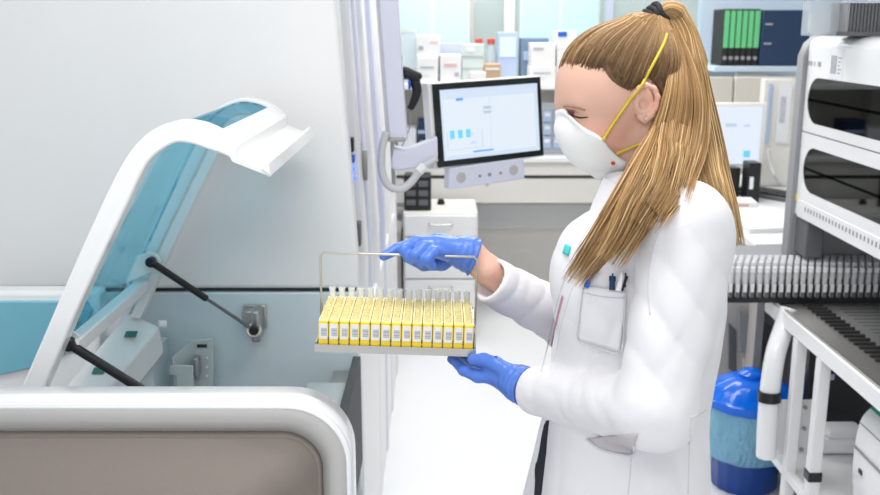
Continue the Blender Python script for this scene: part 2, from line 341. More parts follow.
# black device on pedestal
p = at(404, 209, 4.95); q = at(431, 176, 4.95)
t = thing('power_supply', 'small black boxy charger standing on the white drawer cabinet', 'device', ((p.x + q.x) / 2, 5.03, pz))
obj('body', MB().bb((p.x, 4.96, pz), (q.x, 5.1, q.z)), M['black'], t, bevel=.008)
for i in range(2):
    for j in range(3): obj('slot', MB().bb((p.x + .012 + i * .065, 4.953, pz + .03 + j * .05), (p.x + .062 + i * .065, 4.965, pz + .06 + j * .05)), M['greyd'], t, bevel=.003)
t = obj('round_foot', MB().lathe([(.02, 0), (.022, .012), (.014, .03), (0, .032)], (at(441, 198, 5.1).x, 5.15, pz), 16), M['black'], smooth='auto'); t.name = 'rubber_stopper'
tag(t, 'tiny black stopper on top of the white drawer cabinet', 'stopper')
# wall sockets behind pedestal
p = at(398, 214, 5.37)
t = thing('socket_strip', 'twin socket strip between machine and white drawer cabinet', 'socket', (p.x, 5.35, p.z))
obj('plate', MB().bb((p.x - .05, 5.345, p.z - .04), (p.x + .035, 5.368, p.z + .04)), M['shade'], t, bevel=.003)
for dx in (-.028, .012): obj('outlet', MB().tube([(p.x + dx, 5.338, p.z), (p.x + dx, 5.35, p.z)], .016, 16), M['grey'], t)
bxp('waste_container', 'grey brown container on the floor left of the drawer cabinet', 'container', (389, 232), (401, 320), 5.0, .3, M['shade'], base=0.0)

# ---------------- desk on the right, behind the woman
dz = .86; dx0, dx1 = at(700, 200, 4.6).x, 2.3
t = thing('office_desk', 'white desk between the woman and the analyser', 'desk', (1.6, 4.4, 0))
obj('worktop', MB().bb((dx0 - .1, 3.46, dz - .03), (dx1, 5.2, dz)), M['white'], t, bevel=.004)
obj('side_panel', MB().bb((dx0 - .06, 3.5, 0), (dx0 - .03, 5.15, dz - .03)), M['shade'], t)
obj('leg', MB().bb((dx1 - .08, 3.8, 0), (dx1 - .04, 3.84, dz - .03)), M['white'], t); obj('leg', MB().bb((dx1 - .08, 5.1, 0), (dx1 - .04, 5.14, dz - .03)), M['white'], t)
# partition screens
zt = at(740, 77, 5.22).z
for i, (a_, b_) in enumerate(((660, 733), (734, 800))):
    o = obj('desk_screen', MB().bb((at(a_, 100, 5.22).x, 5.22, dz + .0), (at(b_, 100, 5.22).x - .006, 5.26, zt)), M['beige'], bevel=.006)
    tag(o, ['beige fabric screen behind the desk monitor, left one', 'beige fabric screen behind the desk monitor, right one'][i], 'screen', 'beige desk screens')
t = thing('document_board', 'beige stand with grey paper sheets next to the desk monitor', 'board', (at(780, 120, 4.75).x, 4.8, dz))
a = at(760, 150, 4.75); b = at(797, 79, 4.75)
obj('frame', MB().bb((a.x, 4.76, dz), (b.x, 4.82, b.z)), M['cream'], t, bevel=.006)
for (u0, u1) in ((765, 773), (775, 792)):
    pp = at(u0, 143, 4.75); qq = at(u1, 84, 4.75); sh = obj('sheet', MB().bb((pp.x, 4.745, pp.z), (qq.x, 4.757, qq.z)), M['bluep'] if u0 < 770 else M['paper'], t)
    obj('print', MB().bb((pp.x + .01, 4.742, pp.z + .1), (pp.x + (qq.x - pp.x) * .6, 4.7455, qq.z - .06)), mat('faint_print', (0.55, .56, .62), .8, var=.3, vscale=60), sh)
# binder shelf and binders
bz = at(760, 66, 5.35).z; x0 = at(712, 66, 5.35).x; x1 = at(812, 66, 5.35).x + .05
t = thing('binder_shelf', 'pale blue wall shelf under the row of binders', 'shelf', ((x0 + x1) / 2, 5.6, bz))
obj('board', MB().bb((x0, 5.30, bz - .03), (x1, 5.97, bz)), M['skyglass'], t, bevel=.003)
p = at(745, 75, 5.35); obj('lamp_arm', MB().tube([(p.x - .05, 5.36, bz - .05), (p.x + .12, 5.36, bz - .055)], .016, 10), M['white'], t)
obj('bracket', MB().bb((x0 + .05, 5.9, bz - .12), (x0 + .09, 5.97, bz - .03)), M['white'], t)
bt_z = at(760, 9, 5.4).z - bz
def binder(px0, px1, label, spine_green=True, wide=False):
    a = at(px0, 60, 5.36).x; b = at(px1, 60, 5.36).x - .003
    t = thing('lever_arch_binder', label, 'binder', ((a + b) / 2, 5.5, bz), 'binders on the wall shelf')
    obj('cover', MB().bb((a, 5.36, bz), (b, 5.58, bz + bt_z)), M['blackm'] if spine_green else M['navy'], t, bevel=.004)
    if spine_green: obj('spine_label', MB().bb((a + .003, 5.354, bz + bt_z * .32), (b - .002, 5.362, bz + bt_z * .97)), M['green'], t)
    obj('finger_hole', MB().tube([((a + b) / 2, 5.352, bz + bt_z * .14), ((a + b) / 2, 5.362, bz + bt_z * .14)], .011, 14), M['steeld'], t)
ps = [721.5, 727.5, 733.5, 739.5, 745.5, 751.5, 758]
nm = ['leftmost of the six black binders with green spine labels', 'second from left black binder with green spine label', 'third from left black binder with green spine label', 'fourth from left black binder with green spine label', 'fifth from left black binder with green spine label', 'black green-labelled binder touching the wide navy one']
for i in range(6): binder(ps[i], ps[i + 1], nm[i])
a = at(759, 60, 5.34).x; b = at(808, 60, 5.34).x
t = thing('archive_box', 'wide navy blue file box at the right end of the binder row', 'file box', ((a + b) / 2, 5.5, bz))
obj('body', MB().bb((a + .004, 5.34, bz), (b, 5.64, bz + bt_z * .98)), M['navy'], t, bevel=.005)
for k, zz in enumerate((.72, .38)): obj('label', MB().bb((a + .02, 5.335, bz + bt_z * zz), (a + .06, 5.342, bz + bt_z * (zz + .03))), M['print'], t)
# desk monitor
def screen_mat(name, strength=1.0, base=(0.72, 0.84, 0.98)):
    return mat(name, (.03, .03, .035), .25, emit=base, es=strength)
scrL = screen_mat('screen_glow', .97); scr2 = screen_mat('screen_glow_desk', 1.05, (.76, .84, .97))
def flat(name, o, u, v, n, a, b, c, d_, m, parent, h=.0012):
    # rectangle in screen coordinates fractions (0..1) lying on the panel
    P = lambda s_, t_: o + u * s_ + v * t_ + n * h
    return obj(name, MB().prism([P(a, b), P(c, b), P(c, d_), P(a, d_)], -n * .001), m, parent)
a = at(691, 170, 4.55); b = at(768, 103, 4.55)
t = thing('desk_monitor', 'beige framed monitor with a pale screen on the desk behind the ponytail', 'monitor', ((a.x + b.x) / 2, 4.6, dz))
cz = a.z
obj('housing', MB().bb((a.x, 4.55, cz), (b.x, 4.60, b.z)), M['cream'], t, bevel=.006)
s_ = obj('screen', MB().bb((a.x + .025, 4.545, cz + .03), (b.x - .025, 4.552, b.z - .02)), scr2, t)
o_ = Vector((a.x + .025, 4.544, cz + .03)); u_ = Vector((b.x - a.x - .05, 0, 0)); v_ = Vector((0, 0, b.z - cz - .05)); n_ = Vector((0, -1, 0))
cy = mat('screen_cyan', (0.15, .65, .85), .4, emit=(.15, .65, .85), es=.3); sg = mat('screen_grey', (.45, .52, .6), .4, emit=(.4, .48, .6), es=.4); sb = mat('screen_blue', (.10, .30, .75), .4, emit=(.10, .3, .75), es=.6)
flat('icon', o_, u_, v_, n_, .74, .12, .85, .24, cy, s_); flat('icon', o_, u_, v_, n_, .42, .66, .60, .72, sg, s_); flat('icon', o_, u_, v_, n_, .72, .66, .82, .70, sg, s_)
obj('stand', MB().bb(((a.x + b.x) / 2 - .04, 4.58, dz + .012), ((a.x + b.x) / 2 + .04, 4.61, cz + .1)), M['black'], t); obj('base', MB().bb(((a.x + b.x) / 2 - .12, 4.5, dz), ((a.x + b.x) / 2 + .12, 4.7, dz + .012)), M['black'], t, bevel=.004)
# desk clutter
def keyboard(c, wx, wy, rot, label, lift=0.0):
    t = thing('keyboard', label, 'keyboard', c); R = RZ(rot)
    obj('case', MB().box(Vector(c) + Vector((0, 0, .01)), (wx, wy, .02), R), M['greyd'], t, bevel=.004)
    k = MB()
    for i in range(14):
        for j in range(5):
            k.box(Vector(c) + R @ Vector((-wx / 2 + .018 + i * (wx - .036) / 13, -wy / 2 + .02 + j * (wy - .04) / 4, .024)), (wx / 17, wy / 7, .008), R)
    o = obj('keys', k, M['black'], t); return t
keyboard(tuple(atz(779, 198, dz)), .42, .15, math.radians(-55), 'black keyboard on the desk against the analyser')
p = atz(722, 182, dz)
bxp('label_printer', 'low black device on the desk under the desk monitor', 'device', (718, 168), (741, 186), 4.38, .08, M['black'], base=dz, parts=[('button', .2, .3, .5, .5, M['grey'])])
t = bxp('desk_phone', 'black telephone right of the desk monitor foot', 'telephone', (748, 163), (762, 186), 4.30, .10, M['black'], base=dz, parts=[('display', .1, .35, .4, .65, M['paper'])])
for (c, w2, d2, r_, lb, hh) in ((atz(760, 222, dz), .30, .42, .15, 'stack of white papers on the desk before the keyboard', .02), (atz(722, 207, dz), .28, .14, -.1, 'flat white tray with brown edge on the desk under the monitor', .035)):
    t = thing('paper_stack' if hh < .03 else 'letter_tray', lb, 'paper' if hh < .03 else 'tray', tuple(c)); obj('sheets' if hh < .03 else 'body', MB().box(c + Vector((0, 0, hh / 2)), (w2, d2, hh), RZ(r_)), M['paper'], t, bevel=.002)
    if hh > .03: obj('edge', MB().box(c + RZ(r_) @ Vector((0, -.083, hh * .7)), (w2 * .7, .004, .008), RZ(r_)), M['brown'], t)
# cables beside document board
c_ = MB()
t = obj('cable_bundle', MB().tube(smoothline([at(769, 150, 4.7), at(771, 165, 4.65), at(776, 178, 4.6), atz(780, 184, dz + .01)], 6), .008, 8), M['hose'], smooth=True); tag(t, 'grey cable hanging down beside the document stand', 'cable')
# ================================================================ LEFT MACHINE
YP = 2.40
def pz(y, Y): return at(200, y, Y).z
mach = thing('sample_processor', 'large white automated processor filling the left, with an open hood', 'machine', (-1.2, 2.6, 0))
z_s1, z_s2 = pz(289, YP), pz(293, YP)
xr0 = at(335, 0, YP); xr1 = at(357, 250, YP); xr2 = at(359, 289, YP)
sl = (xr0.x - xr1.x) / (xr0.z - xr1.z)
top = 2.05; xt = xr1.x + sl * (top - xr1.z)
obj('upper_panel', MB().prism([(-2.4, YP, z_s1), (xr2.x, YP, z_s1), (xr1.x, YP, xr1.z), (xt, YP, top), (-2.4, YP, top)], (0, .05, 0)), M['panel'], mach, bevel=.012, seg=3)
obj('lower_panel', MB().bb((-2.4, YP + .004, .40), (at(358, 340, YP).x, YP + .05, z_s2)), M['panelb'], mach, bevel=.004)  # pale blue colour stands in for light tinted by the hood
obj('seam', MB().bb((-2.4, YP + .02, z_s2 - .01), (xr2.x - .01, YP + .05, z_s1 + .01)), M['dark'], mach)
# carcass behind the panels
XS = -0.262
obj('carcass', MB().prism([(-2.4, YP + .05, 0), (XS, YP + .05, 0), (XS, YP + .05, 1.0), (XS - .055, YP + .05, 2.0), (-2.4, YP + .05, 2.0)], (0, 2.0, 0)), M['recess'], mach)
# corridor side: slanted vertical frames and bays
def sidex(z, off=0): return XS + off - (.055 * max(0, z - 1.0))
def siderib(y0, y1, off, m, z0=.0, z1=2.03, name='side_frame', bev=.006):
    pts = [(sidex(z0, off), y0, z0), (sidex(1.0, off), y0, 1.0), (sidex(z1, off), y0, z1), (sidex(z1, -.01), y0, z1), (sidex(1, -.01), y0, 1.0), (sidex(z0, -.01), y0, z0)]
    if z1 <= 1.0: pts = [(sidex(z0, off), y0, z0), (sidex(z1, off), y0, z1), (sidex(z1, -.01), y0, z1), (sidex(z0, -.01), y0, z0)]
    if z0 > 1: pts = [pts[0], pts[2], pts[3], pts[5]]
    return obj(name, MB().prism(pts, (0, y1 - y0, 0)), m, mach, bevel=bev)
siderib(2.455, 2.50, .012, mat('steel_blue_strip', (.40, .46, .60), .4)); siderib(2.53, 2.66, .030, M['white']); siderib(2.78, 2.86, .040, M['white']); siderib(2.94, 2.99, .045, M['lav'])
siderib(3.12, 3.24, .052, M['white']); siderib(3.5, 3.56, .055, M['lav']); siderib(3.9, 4.0, .055, M['white']); siderib(4.35, 4.45, .055, M['white'])
siderib(2.455, 4.45, .050, M['white'], 0, .80, 'base_cover'); siderib(2.66, 2.78, .015, M['panelb'], .80, .99, 'side_bay_cover'); siderib(2.99, 3.12, .018, M['panel'], .62, 1.6, 'side_bay_cover'); siderib(3.24, 3.5, .03, M['lav'], .62, 1.5, 'side_bay_cover'); siderib(3.56, 4.35, .03, M['white'], .62, 1.7, 'side_bay_cover')
for (yy, z0, z1, m_, n_) in ((2.70, 1.30, 1.34, 'blackm', 'indicator'), (2.70, 1.27, 1.29, 'bluec', 'indicator'), (2.70, 1.245, 1.258, 'blueled', 'indicator_light'), (2.70, 1.22, 1.232, 'blueled', 'indicator_light'), (2.72, 1.02, 1.09, 'greyd', 'slot'), (3.02, 1.22, 1.30, 'greyd', 'door_pull'), (3.02, 1.42, 1.46, 'grey', 'door_pull'), (3.30, 1.1, 1.3, 'grey', 'door_pull'), (2.90, 1.18, 1.30, 'grey', 'door_pull')):
    x = sidex((z0 + z1) / 2, .012); obj(n_, MB().bb((x, yy, z0), (x + .02, yy + .04, z1)), M[m_], mach, bevel=.002)
# oval grips on the side
for (px, py, Y_) in ((365, 165, 2.86),):
    p = at(px, py, Y_); obj('oval_grip', MB().tube([(p.x - .0, Y_ - .004, p.z + .045), (p.x, Y_ - .004, p.z - .045)], .008, 12), M['grey'], mach, smooth=True)
# interior ledge in the gap behind the front module
obj('chassis_rail', MB().bb((at(325, 395, 2.2).x, 2.1, pz(398, 2.2) - .03), (at(352, 395, 2.2).x, 2.39, pz(398, 2.2))), M['steeld'], mach)
obj('chassis_rail', MB().bb((at(346, 395, 2.0).x - .02, 1.85, .5), (at(346, 395, 2.0).x, 2.39, pz(398, 2.1))), M['dark'], mach)
obj('chassis_rail', MB().bb((at(330, 395, 2.0).x - .1, 2.0, .5), (at(340, 395, 2.0).x, 2.3, pz(412, 2.1))), M['bracket'], mach, bevel=.01)
obj('lower_carcass', MB().bb((-2.4, 1.75, 0), (-.24, 2.41, .42)), M['grey'], mach)

# ---- front module: grey panel with white rounded frame
YF = 1.47
fm = thing('front_loading_module', 'taupe fronted lower module with a thick white rounded rim at bottom left', 'machine module', (-.8, 1.6, 0))
def corner(xr, zt, r, Y, xl=-1.4, zb=.02, n=10):
    P = [(xl, Y, zt)]
    for k in range(n + 1):
        q = PI / 2 * (1 - k / n); P.append((xr - r + r * math.cos(q), Y, zt - r + r * math.sin(q)))
    P.append((xr, Y, zb)); return P
rt = at(300, 404, YF); re_ = at(351, 480, YF)
XO = re_.x; ZO = rt.z
o_l = corner(XO, ZO, .105, YF); 
i_l = corner(XO - .036, ZO - .036, .07, YF)
i2_l = corner(XO - .040, ZO - .052, .065, YF + .035)
def loft(A, B):
    n = len(A); mb = MB(); mb.add(list(A) + list(B), [(k, k + 1, n + k + 1, n + k) for k in range(n - 1)]); return mb
# rim: outer skin going back, flat front lip, inner slope to the panel
tr_l = [(x, YF + .075, z) for (x, y, z) in corner(XO, ZO, .105, YF)]
f0 = [(x, YF + .006, z) for (x, y, z) in corner(XO, ZO, .105, YF)]; f1 = corner(XO - .002, ZO - .003, .103, YF); f2 = corner(XO - .007, ZO - .009, .098, YF + .001)
mb = MB()
for A, B in ((tr_l, f0), (f0, f1), (f1, f2)): mb.add(loft(A, B).v, loft(A, B).f)
obj('rim', mb, M['whiteg'], fm, smooth=True, solid=.003, fix=False)
f3 = corner(XO - .050, ZO - .058, .066, YF + .022)
mb = loft(f2, f3); obj('bevelled_border', mb, M['greige'], fm, smooth=True, solid=.002, fix=False)
f4 = corner(XO - .058, ZO - .066, .06, YF + .012)
mb = loft(f3, f4); n_ = len(f4); c0 = Vector((-1.4, YF + .012, .02)); mb.add([*f4, c0], [tuple(range(n_ + 1))])
obj('front_panel', mb, M['taupe'], fm, smooth='auto', solid=.002, fix=False)
obj('back_panel', MB().bb((-1.4, YF + .06, .02), (XO - .004, YF + .072, ZO - .11)), M['white'], fm)
obj('back_panel', MB().bb((-1.4, YF + .06, ZO - .12), (XO - .10, YF + .072, ZO - .003)), M['white'], fm)

# ---- adjacent blue tinted window behind (closed hood) at far left
yb0 = 2.2
P_ = [at(-60, 302, yb0), at(86, 302, yb0), at(92, 312, yb0), at(70, 352, yb0), at(40, 366, yb0), at(0, 375, yb0), at(-60, 378, yb0)]
cl = thing('closed_hood', 'closed white hood with a blue tinted window left of the raised hood', 'hood', (-1.1, 2.25, .6))
obj('window_pane', MB().prism(P_, (0, .02, 0)), mat('blue_tinted_panel', (0.20, 0.50, 0.62), .15, coat=.3), cl, bevel=.002)
fr_o = [at(-60, 293, yb0), at(97, 293, yb0), at(97, 400, yb0), at(-60, 410, yb0)]
obj('frame', MB().prism([p + Vector((0, .012, 0)) for p in fr_o], (0, .06, 0)), M['whiteg'], cl, bevel=.01)

# ---- raised hood: profile in XZ, swept from Y1 (near) to Y2 (far)
Y1, Y2 = 1.72, 2.32
def prof(pts, Y=Y1): return [at(x, y, Y) for x, y in pts]
out_px = [(4, 427), (35, 356), (59, 300), (83, 245), (106, 195), (123, 162), (138, 142), (156, 128), (178, 121), (198, 123), (212, 128), (224, 135), (237, 146)]
in_px = [(27, 427), (56, 360), (79, 306), (103, 254), (125, 208), (139, 178), (148, 162), (160, 151), (175, 143), (191, 144), (206, 149), (221, 154), (237, 161)]
O = smoothline(prof(out_px), 4); I = smoothline(prof(in_px), 4)
hood = thing('raised_hood', 'raised white hood with curved blue tinted window propped on gas struts', 'hood', tuple(O[0]))
obj('near_frame', MB().sheet(O, I, (0, .045, 0)), M['whiteg'], hood, bevel=.004)
dY = Y2 - Y1
obj('far_frame', MB().sheet([p + Vector((0, dY - .045, 0)) for p in O], [p + Vector((0, dY - .045, 0)) * 1 for p in I], (0, .045, 0)), M['white'], hood, bevel=.004)
# inner glazing following the profile
mid = [o * .75 + i * .25 for o, i in zip(O, I)]
n0 = 3; n1 = len(mid) - 6
A = [p + Vector((0, .045, 0)) for p in mid[n0:n1]]; B = [p + Vector((0, dY - .045, 0)) for p in mid[n0:n1]]
obj('curved_window', MB().add(A + B, [(k, k + 1, len(A) + k + 1, len(A) + k) for k in range(len(A) - 1)]), M['hood'], hood, smooth=True, solid=.004, fix=False)
# inner offset side rail
obj('side_rail', MB().sheet([p + Vector((.010, dY - .085, 0)) for p in I[2:26]], [p + Vector((.034, dY - .085, -.004)) for p in I[2:26]], (0, .04, 0)), M['panel'], hood, bevel=.002)
# nose: solid white front end with recessed lip
e0, e1 = O[-9], I[-9]; E0, E1 = O[-1], I[-1]
obj('nose', MB().sheet([p + Vector((0, .04, .0005)) for p in O[-7:]], [p + Vector((0, .04, 0)) for p in I[-7:]], (0, dY - .08, 0)), M['whiteg'], hood)
lp = [at(228, 154, Y1), at(270, 172, Y1), at(270, 177, Y1), at(232, 162, Y1)]
obj('lip_channel', MB().prism(lp, (0, dY, 0)), M['white'], hood, bevel=.001)
gb = [at(262, 169, Y1), at(264, 160, Y1), at(269, 162, Y1), at(271, 176, Y1)]
obj('grip_bar', MB().prism([p + Vector((0, -.004, 0)) for p in gb], (0, dY + .008, 0)), M['whiteg'], hood, bevel=.002)
# cross stiffeners seen through the glass
obj('bottom_bar', MB().box((O[4].x + .05, (Y1 + Y2) / 2, O[4].z), (.03, dY - .1, .03)), M['panel'], hood, bevel=.004)
# hinge plates (near and far)
def hinge(px, py, Y_, rr, nm_):
    c = at(px, py, Y_)
    h_ = obj('hinge_plate', MB().prism([c + Vector((rr * math.cos(a_ * PI / 12), 0, rr * math.sin(a_ * PI / 12))) for a_ in range(24)], (0, .008, 0)).prism([c + Vector((-rr * 2.6, .001, -rr * 2.2)), c + Vector((rr * .2, .001, -rr * .95)), c + Vector((-rr * .2, .001, rr * .95)), c + Vector((-rr * 2.2, .001, rr * .3))], (0, .007, 0)), M['panel'], hood, bevel=.001)
    obj('pivot', MB().tube([c + Vector((0, -.012, 0)), c + Vector((0, .01, 0))], rr * .35, 14), M['steeld'], h_); return c
hc = hinge(70, 342, Y1 + .07, .022, ''); fc = hinge(150, 262, Y2 - .12, .024, '')
for (px, py) in ((78, 322), (120, 296), (125, 285), (108, 320)): 
    c = at(px, py, Y2 - .14); obj('screw', MB().tube([c, c + Vector((0, -.006, 0))], .005, 10), M['steeld'], hood)
def strut(name, label, a_, b_, r1, r2, frac):
    t = thing(name, label, 'gas strut', tuple(a_), 'gas struts of the raised hood'); d_ = b_ - a_
    obj('cylinder', MB().tube([a_ + d_ * .03, a_ + d_ * frac], r1, 16), M['black'], t, smooth='auto')
    obj('rod', MB().tube([a_ + d_ * frac, b_], r2, 12), M['greyd'], t, smooth='auto')
    for q in (a_, b_): 
        mb = MB(); mb.tube([q + Vector((0, -.010, 0)), q + Vector((0, .010, 0))], r1 * 1.45, 16); obj('ball_joint', mb, M['black'], t, bevel=.003)
na = at(69, 344, Y1 + .05); nb = na + (at(141, 389, 1.80) - na) * 1.25
strut('gas_strut', 'thick black gas strut at the near side of the raised hood', na, nb, .0095, .006, .9)
fa = at(151, 262, Y2 - .135); fb = at(254, 330, 2.31)
strut('gas_strut', 'slim black gas strut running to the steel latch on the panel', fa, fb, .0085, .0042, .52)
# latch plate on panel
t = thing('strut_mount', 'steel mount on the lower panel holding the slim gas strut', 'mount', tuple(at(255, 318, 2.39)))
p = at(255, 316, 2.395); obj('plate', MB().box(p, (.062, .012, .062)), M['steel'], t, bevel=.003)
obj('hook', MB().box(p + Vector((.012, -.035, -.01)), (.022, .06, .085)), M['steeld'], t, bevel=.006); obj('hook', MB().box(p + Vector((-.010, -.022, .006)), (.035, .03, .04)), M['steeld'], t, bevel=.006)
obj('lug', MB().tube([at(254, 330, 2.33), at(254, 330, 2.385)], .020, 18), M['steel'], t, bevel=.002)
# grey bracket on the panel
t = thing('latch_bracket', 'grey metal latch bracket on the lower panel right of the white box', 'bracket', tuple(at(195, 388, 2.3)))
Yk = 2.28
bp = [(186, 340), (213, 339), (213, 402), (193, 402), (193, 350)]
obj('back_plate', MB().prism([at(x, y, Yk + .05) for x, y in bp], (0, .006, 0)), M['bracket'], t, bevel=.002)
obj('side_plate', MB().prism([at(172, 357, Yk), at(193, 341, Yk + .05), at(196, 341, Yk + .05), at(196, 402, Yk + .05), at(176, 402, Yk)], (0, .006, 0)), M['bracket'], t, bevel=.002)
obj('front_plate', MB().prism([at(x, y, Yk) for x, y in ((169, 366), (174, 365), (193, 366), (194, 402), (177, 402), (176, 376), (169, 374))], (0, .006, 0)), M['bracket'], t, bevel=.002)
obj('spring_block', MB().box(at(197, 366, Yk + .03), (.014, .03, .05)), M['steeld'], t, bevel=.003)
for z_ in range(3): obj('screw', MB().tube([at(207, 358 + z_ * 9, Yk + .05), at(207, 358 + z_ * 9, Yk + .04)], .003, 8), M['steeld'], t)
obj('slot', MB().box(at(202, 346, Yk + .048), (.026, .004, .009)), M['black'], t, bevel=.002)
obj('foot_plate', MB().box(at(193, 402, Yk + .03) + Vector((0, .03, -.01)), (.12, .16, .012)), M['bracket'], t)
# white sloped box with green stickers inside the bay
def quadbox(P4, d, m, name, parent, bev=.004): return obj(name, MB().prism(P4, d), m, parent, bevel=bev)
t = thing('drive_cover', 'white slanted cover box with two green stickers inside the machine bay', 'cover', tuple(at(100, 390, 2.05)))
Ya, Yc = 1.98, 2.26
q0 = at(52, 402, Ya); q1 = at(96, 402, Ya); q2 = at(160, 326, Yc); q3 = at(128, 312, Yc)
dn = Vector((0.004, .012, -.075))
obj('body', MB().prism([q0, q1, q2, q3], dn), M['panel'], t, bevel=.006)
for (x, y, Y_) in ((131, 334.5, 2.2), (99, 371, 2.07)):
    fr = None; k_ = .0
    # point on the plane of the lid
    nrm = (q1 - q0).cross(q3 - q0).normalized(); d_ = ray(x, y); o_ = Vector((0, 0, CAMZ)); tt = (q0 - o_).dot(nrm) / d_.dot(nrm); c = o_ + d_ * tt
    ux = (q1 - q0).normalized(); uy = nrm.cross(ux).normalized(); up_ = nrm if nrm.z > 0 else -nrm
    obj('sticker', MB().prism([c + ux * a_ * .014 + uy * b_ * .011 + up_ * .0015 for a_, b_ in ((-1, -1), (1, -1), (1, 1), (-1, 1))], -up_ * .001), M['greend'], t)
obj('knob', MB().tube([at(158, 324, Yc), at(166, 324, Yc + .01)], .010, 12), M['panel'], t, bevel=.002)
obj('mount_arm', MB().bb((q2.x - .08, Yc - .02, .6), (q2.x - .02, 2.38, q2.z - .07)), M['panelb'], t)

# ================================================================ MONITOR ARM
p0 = at(386, -30, 2.78)
def slab(pa, pb, Y, th, m, name, parent, w0, w1):
    a_ = at(*pa, Y); b_ = at(*pb, Y)
    return obj(name, MB().prism([a_, a_ + Vector((w0, 0, 0)), b_ + Vector((w1, 0, 0)), b_], (0, th, 0)), m, parent, bevel=.005)
arm = thing('monitor_arm', 'lavender white column with swivel arm carrying the touch monitor', 'arm', tuple(at(395, 140, 2.8)))
a_ = at(377, -60, 2.78)
slab((374, -60), (389, 141), 2.78, .06, M['lav'], 'column', arm, .055, .054)
slab((371, -60), (386, 141), 2.84, .03, M['white'], 'column_back', arm, .03, .03)
obj('hinge', MB().box(at(397, 139, 2.79), (.05, .04, .012)), M['steeld'], arm, bevel=.002)
obj('pin', MB().tube([at(392, 139, 2.80), at(394, 190, 2.82)], .006, 10), M['steeld'], arm)
obj('swivel_arm', MB().prism([at(x, y, 2.80) for x, y in ((391, 146), (404, 150), (437, 137), (438, 158), (419, 168), (398, 171), (391, 169))], (0, .05, 0)), M['lav'], arm, bevel=.006)
obj('wall_link', MB().bb((-.30, 2.845, 1.78), (at(384, -50, 2.86).x + .02, 2.87, 1.82)), M['white'], arm, bevel=.004)
obj('hose', MB().tube(smoothline([at(386, 132, 2.76), at(382, 150, 2.76), at(382, 172, 2.76), at(389, 186, 2.76), at(401, 189, 2.76), at(412, 181, 2.77), at(422, 168, 2.78), at(436, 158, 2.8)], 8), .0115, 14), M['hose'], arm, smooth=True)
obj('hose_clip', MB().tube([at(418, 172, 2.775), at(424, 166, 2.785)], .014, 12), M['white'], arm)
# monitor
Yl, Yr = 2.85, 3.05
TL, TR, BL, BR = at(432, 84, Yl), at(540, 77, Yr), at(438, 168, Yl), at(543.5, 155, Yr)
mon = thing('touch_monitor', 'black bezel touch monitor showing a lab program on the swivel arm', 'monitor', tuple((BL + BR) / 2))
cc = (TL + TR + BL + BR) / 4; U = ((TR - TL) + (BR - BL)) / 2; V = ((TL - BL) + (TR - BR)) / 2; U0 = U.copy(); N = U.cross(V).normalized()
if N.y > 0: N = -N
o_ = cc - U / 2 - V / 2
def onp(s_, t_, h): return o_ + U * s_ + V * t_ + N * h
def pbox(name, s0, t0, s1, t1, h0, h1, m, par, bev=0): return obj(name, MB().prism([onp(s0, t0, h0), onp(s1, t0, h0), onp(s1, t1, h0), onp(s0, t1, h0)], N * (h1 - h0)), m, par, bevel=bev)
pbox('housing', -.03, -.02, 1.012, 1.015, -.045, -.004, M['panel'], mon, .004)
pbox('bezel', 0, 0, 1, 1, -.004, .002, M['scrglass'], mon, .001)
sc = pbox('screen', .058, .075, .962, .925, .0015, .0028, scrL, mon)
o2 = onp(.058, .075, .003); u2 = U * .904; v2 = V * .85
def ui(a, b, c, d_, m, h=.0006): return flat('screen_graphic', o2, u2, v2, N, a, b, c, d_, m, sc, h)
bar = mat('screen_bar', (.52, .60, .80), .4, emit=(.52, .60, .8), es=.45)
white_ = mat('screen_white', (.05, .05, .05), .4, emit=(.78, .87, .97), es=1.0)
ui(0, .955, 1, .985, bar); ui(.02, .06, .96, .86, white_, .0004)
ui(.15, .83, .22, .87, sb, .0012)
for i in range(3): ui(.07 + i * .08, .30, .115 + i * .08, .42, cy, .0012)
for i in range(2): ui(.42, .62 + i * .065, .50, .66 + i * .065, sg, .0012)
ui(.04, .14, .39, .145, sg, .0012); ui(.04, .14, .044, .40, sg, .0012); ui(.39, .14, .394, .40, sg, .0012); ui(.48, .06, .484, .86, bar, .0012)
ui(.29, .075, .5, .10, sb, .0012); ui(.27, .20, .33, .24, bar, .0012); ui(.27, .33, .3, .37, bar, .0012); ui(.5, .885, .62, .89, bar, .0012)
# speaker bar below
sp = thing('speaker_bar', 'white speaker bar with two round grilles under the touch monitor', 'speaker', tuple(at(487, 175, 2.9)))
S0, S1, S2, S3 = at(450, 168, 2.87), at(524, 158, 3.0), at(525, 179, 3.0), at(449, 190, 2.87)
nn = (S1 - S0).cross(S3 - S0).normalized(); nn = nn if nn.y < 0 else -nn
obj('body', MB().prism([S0, S1, S2, S3], -nn * .035), M['lav'], sp, bevel=.004)
obj('bracket', MB().prism([S0 - nn * .05 + (S1 - S0) * .3, S0 - nn * .05 + (S1 - S0) * .6, S0 - nn * .05 + (S1 - S0) * .6 + Vector((0, 0, .08)), S0 - nn * .05 + (S1 - S0) * .3 + Vector((0, 0, .08))], nn * .02), M['white'], sp)
def onS(s_, t_): return S0 + (S1 - S0) * s_ + (S3 - S0) * t_
for s_ in (.15, .86):
    c = onS(s_, .5); obj('speaker_grille', MB().tube([c, c + nn * .003], .016, 20), M['greige'], sp); 
for s_ in (.40, .53, .68): c = onS(s_, .55); obj('button', MB().tube([c, c + nn * .003], .0045 if s_ != .53 else .006, 12), M['grey'], sp)
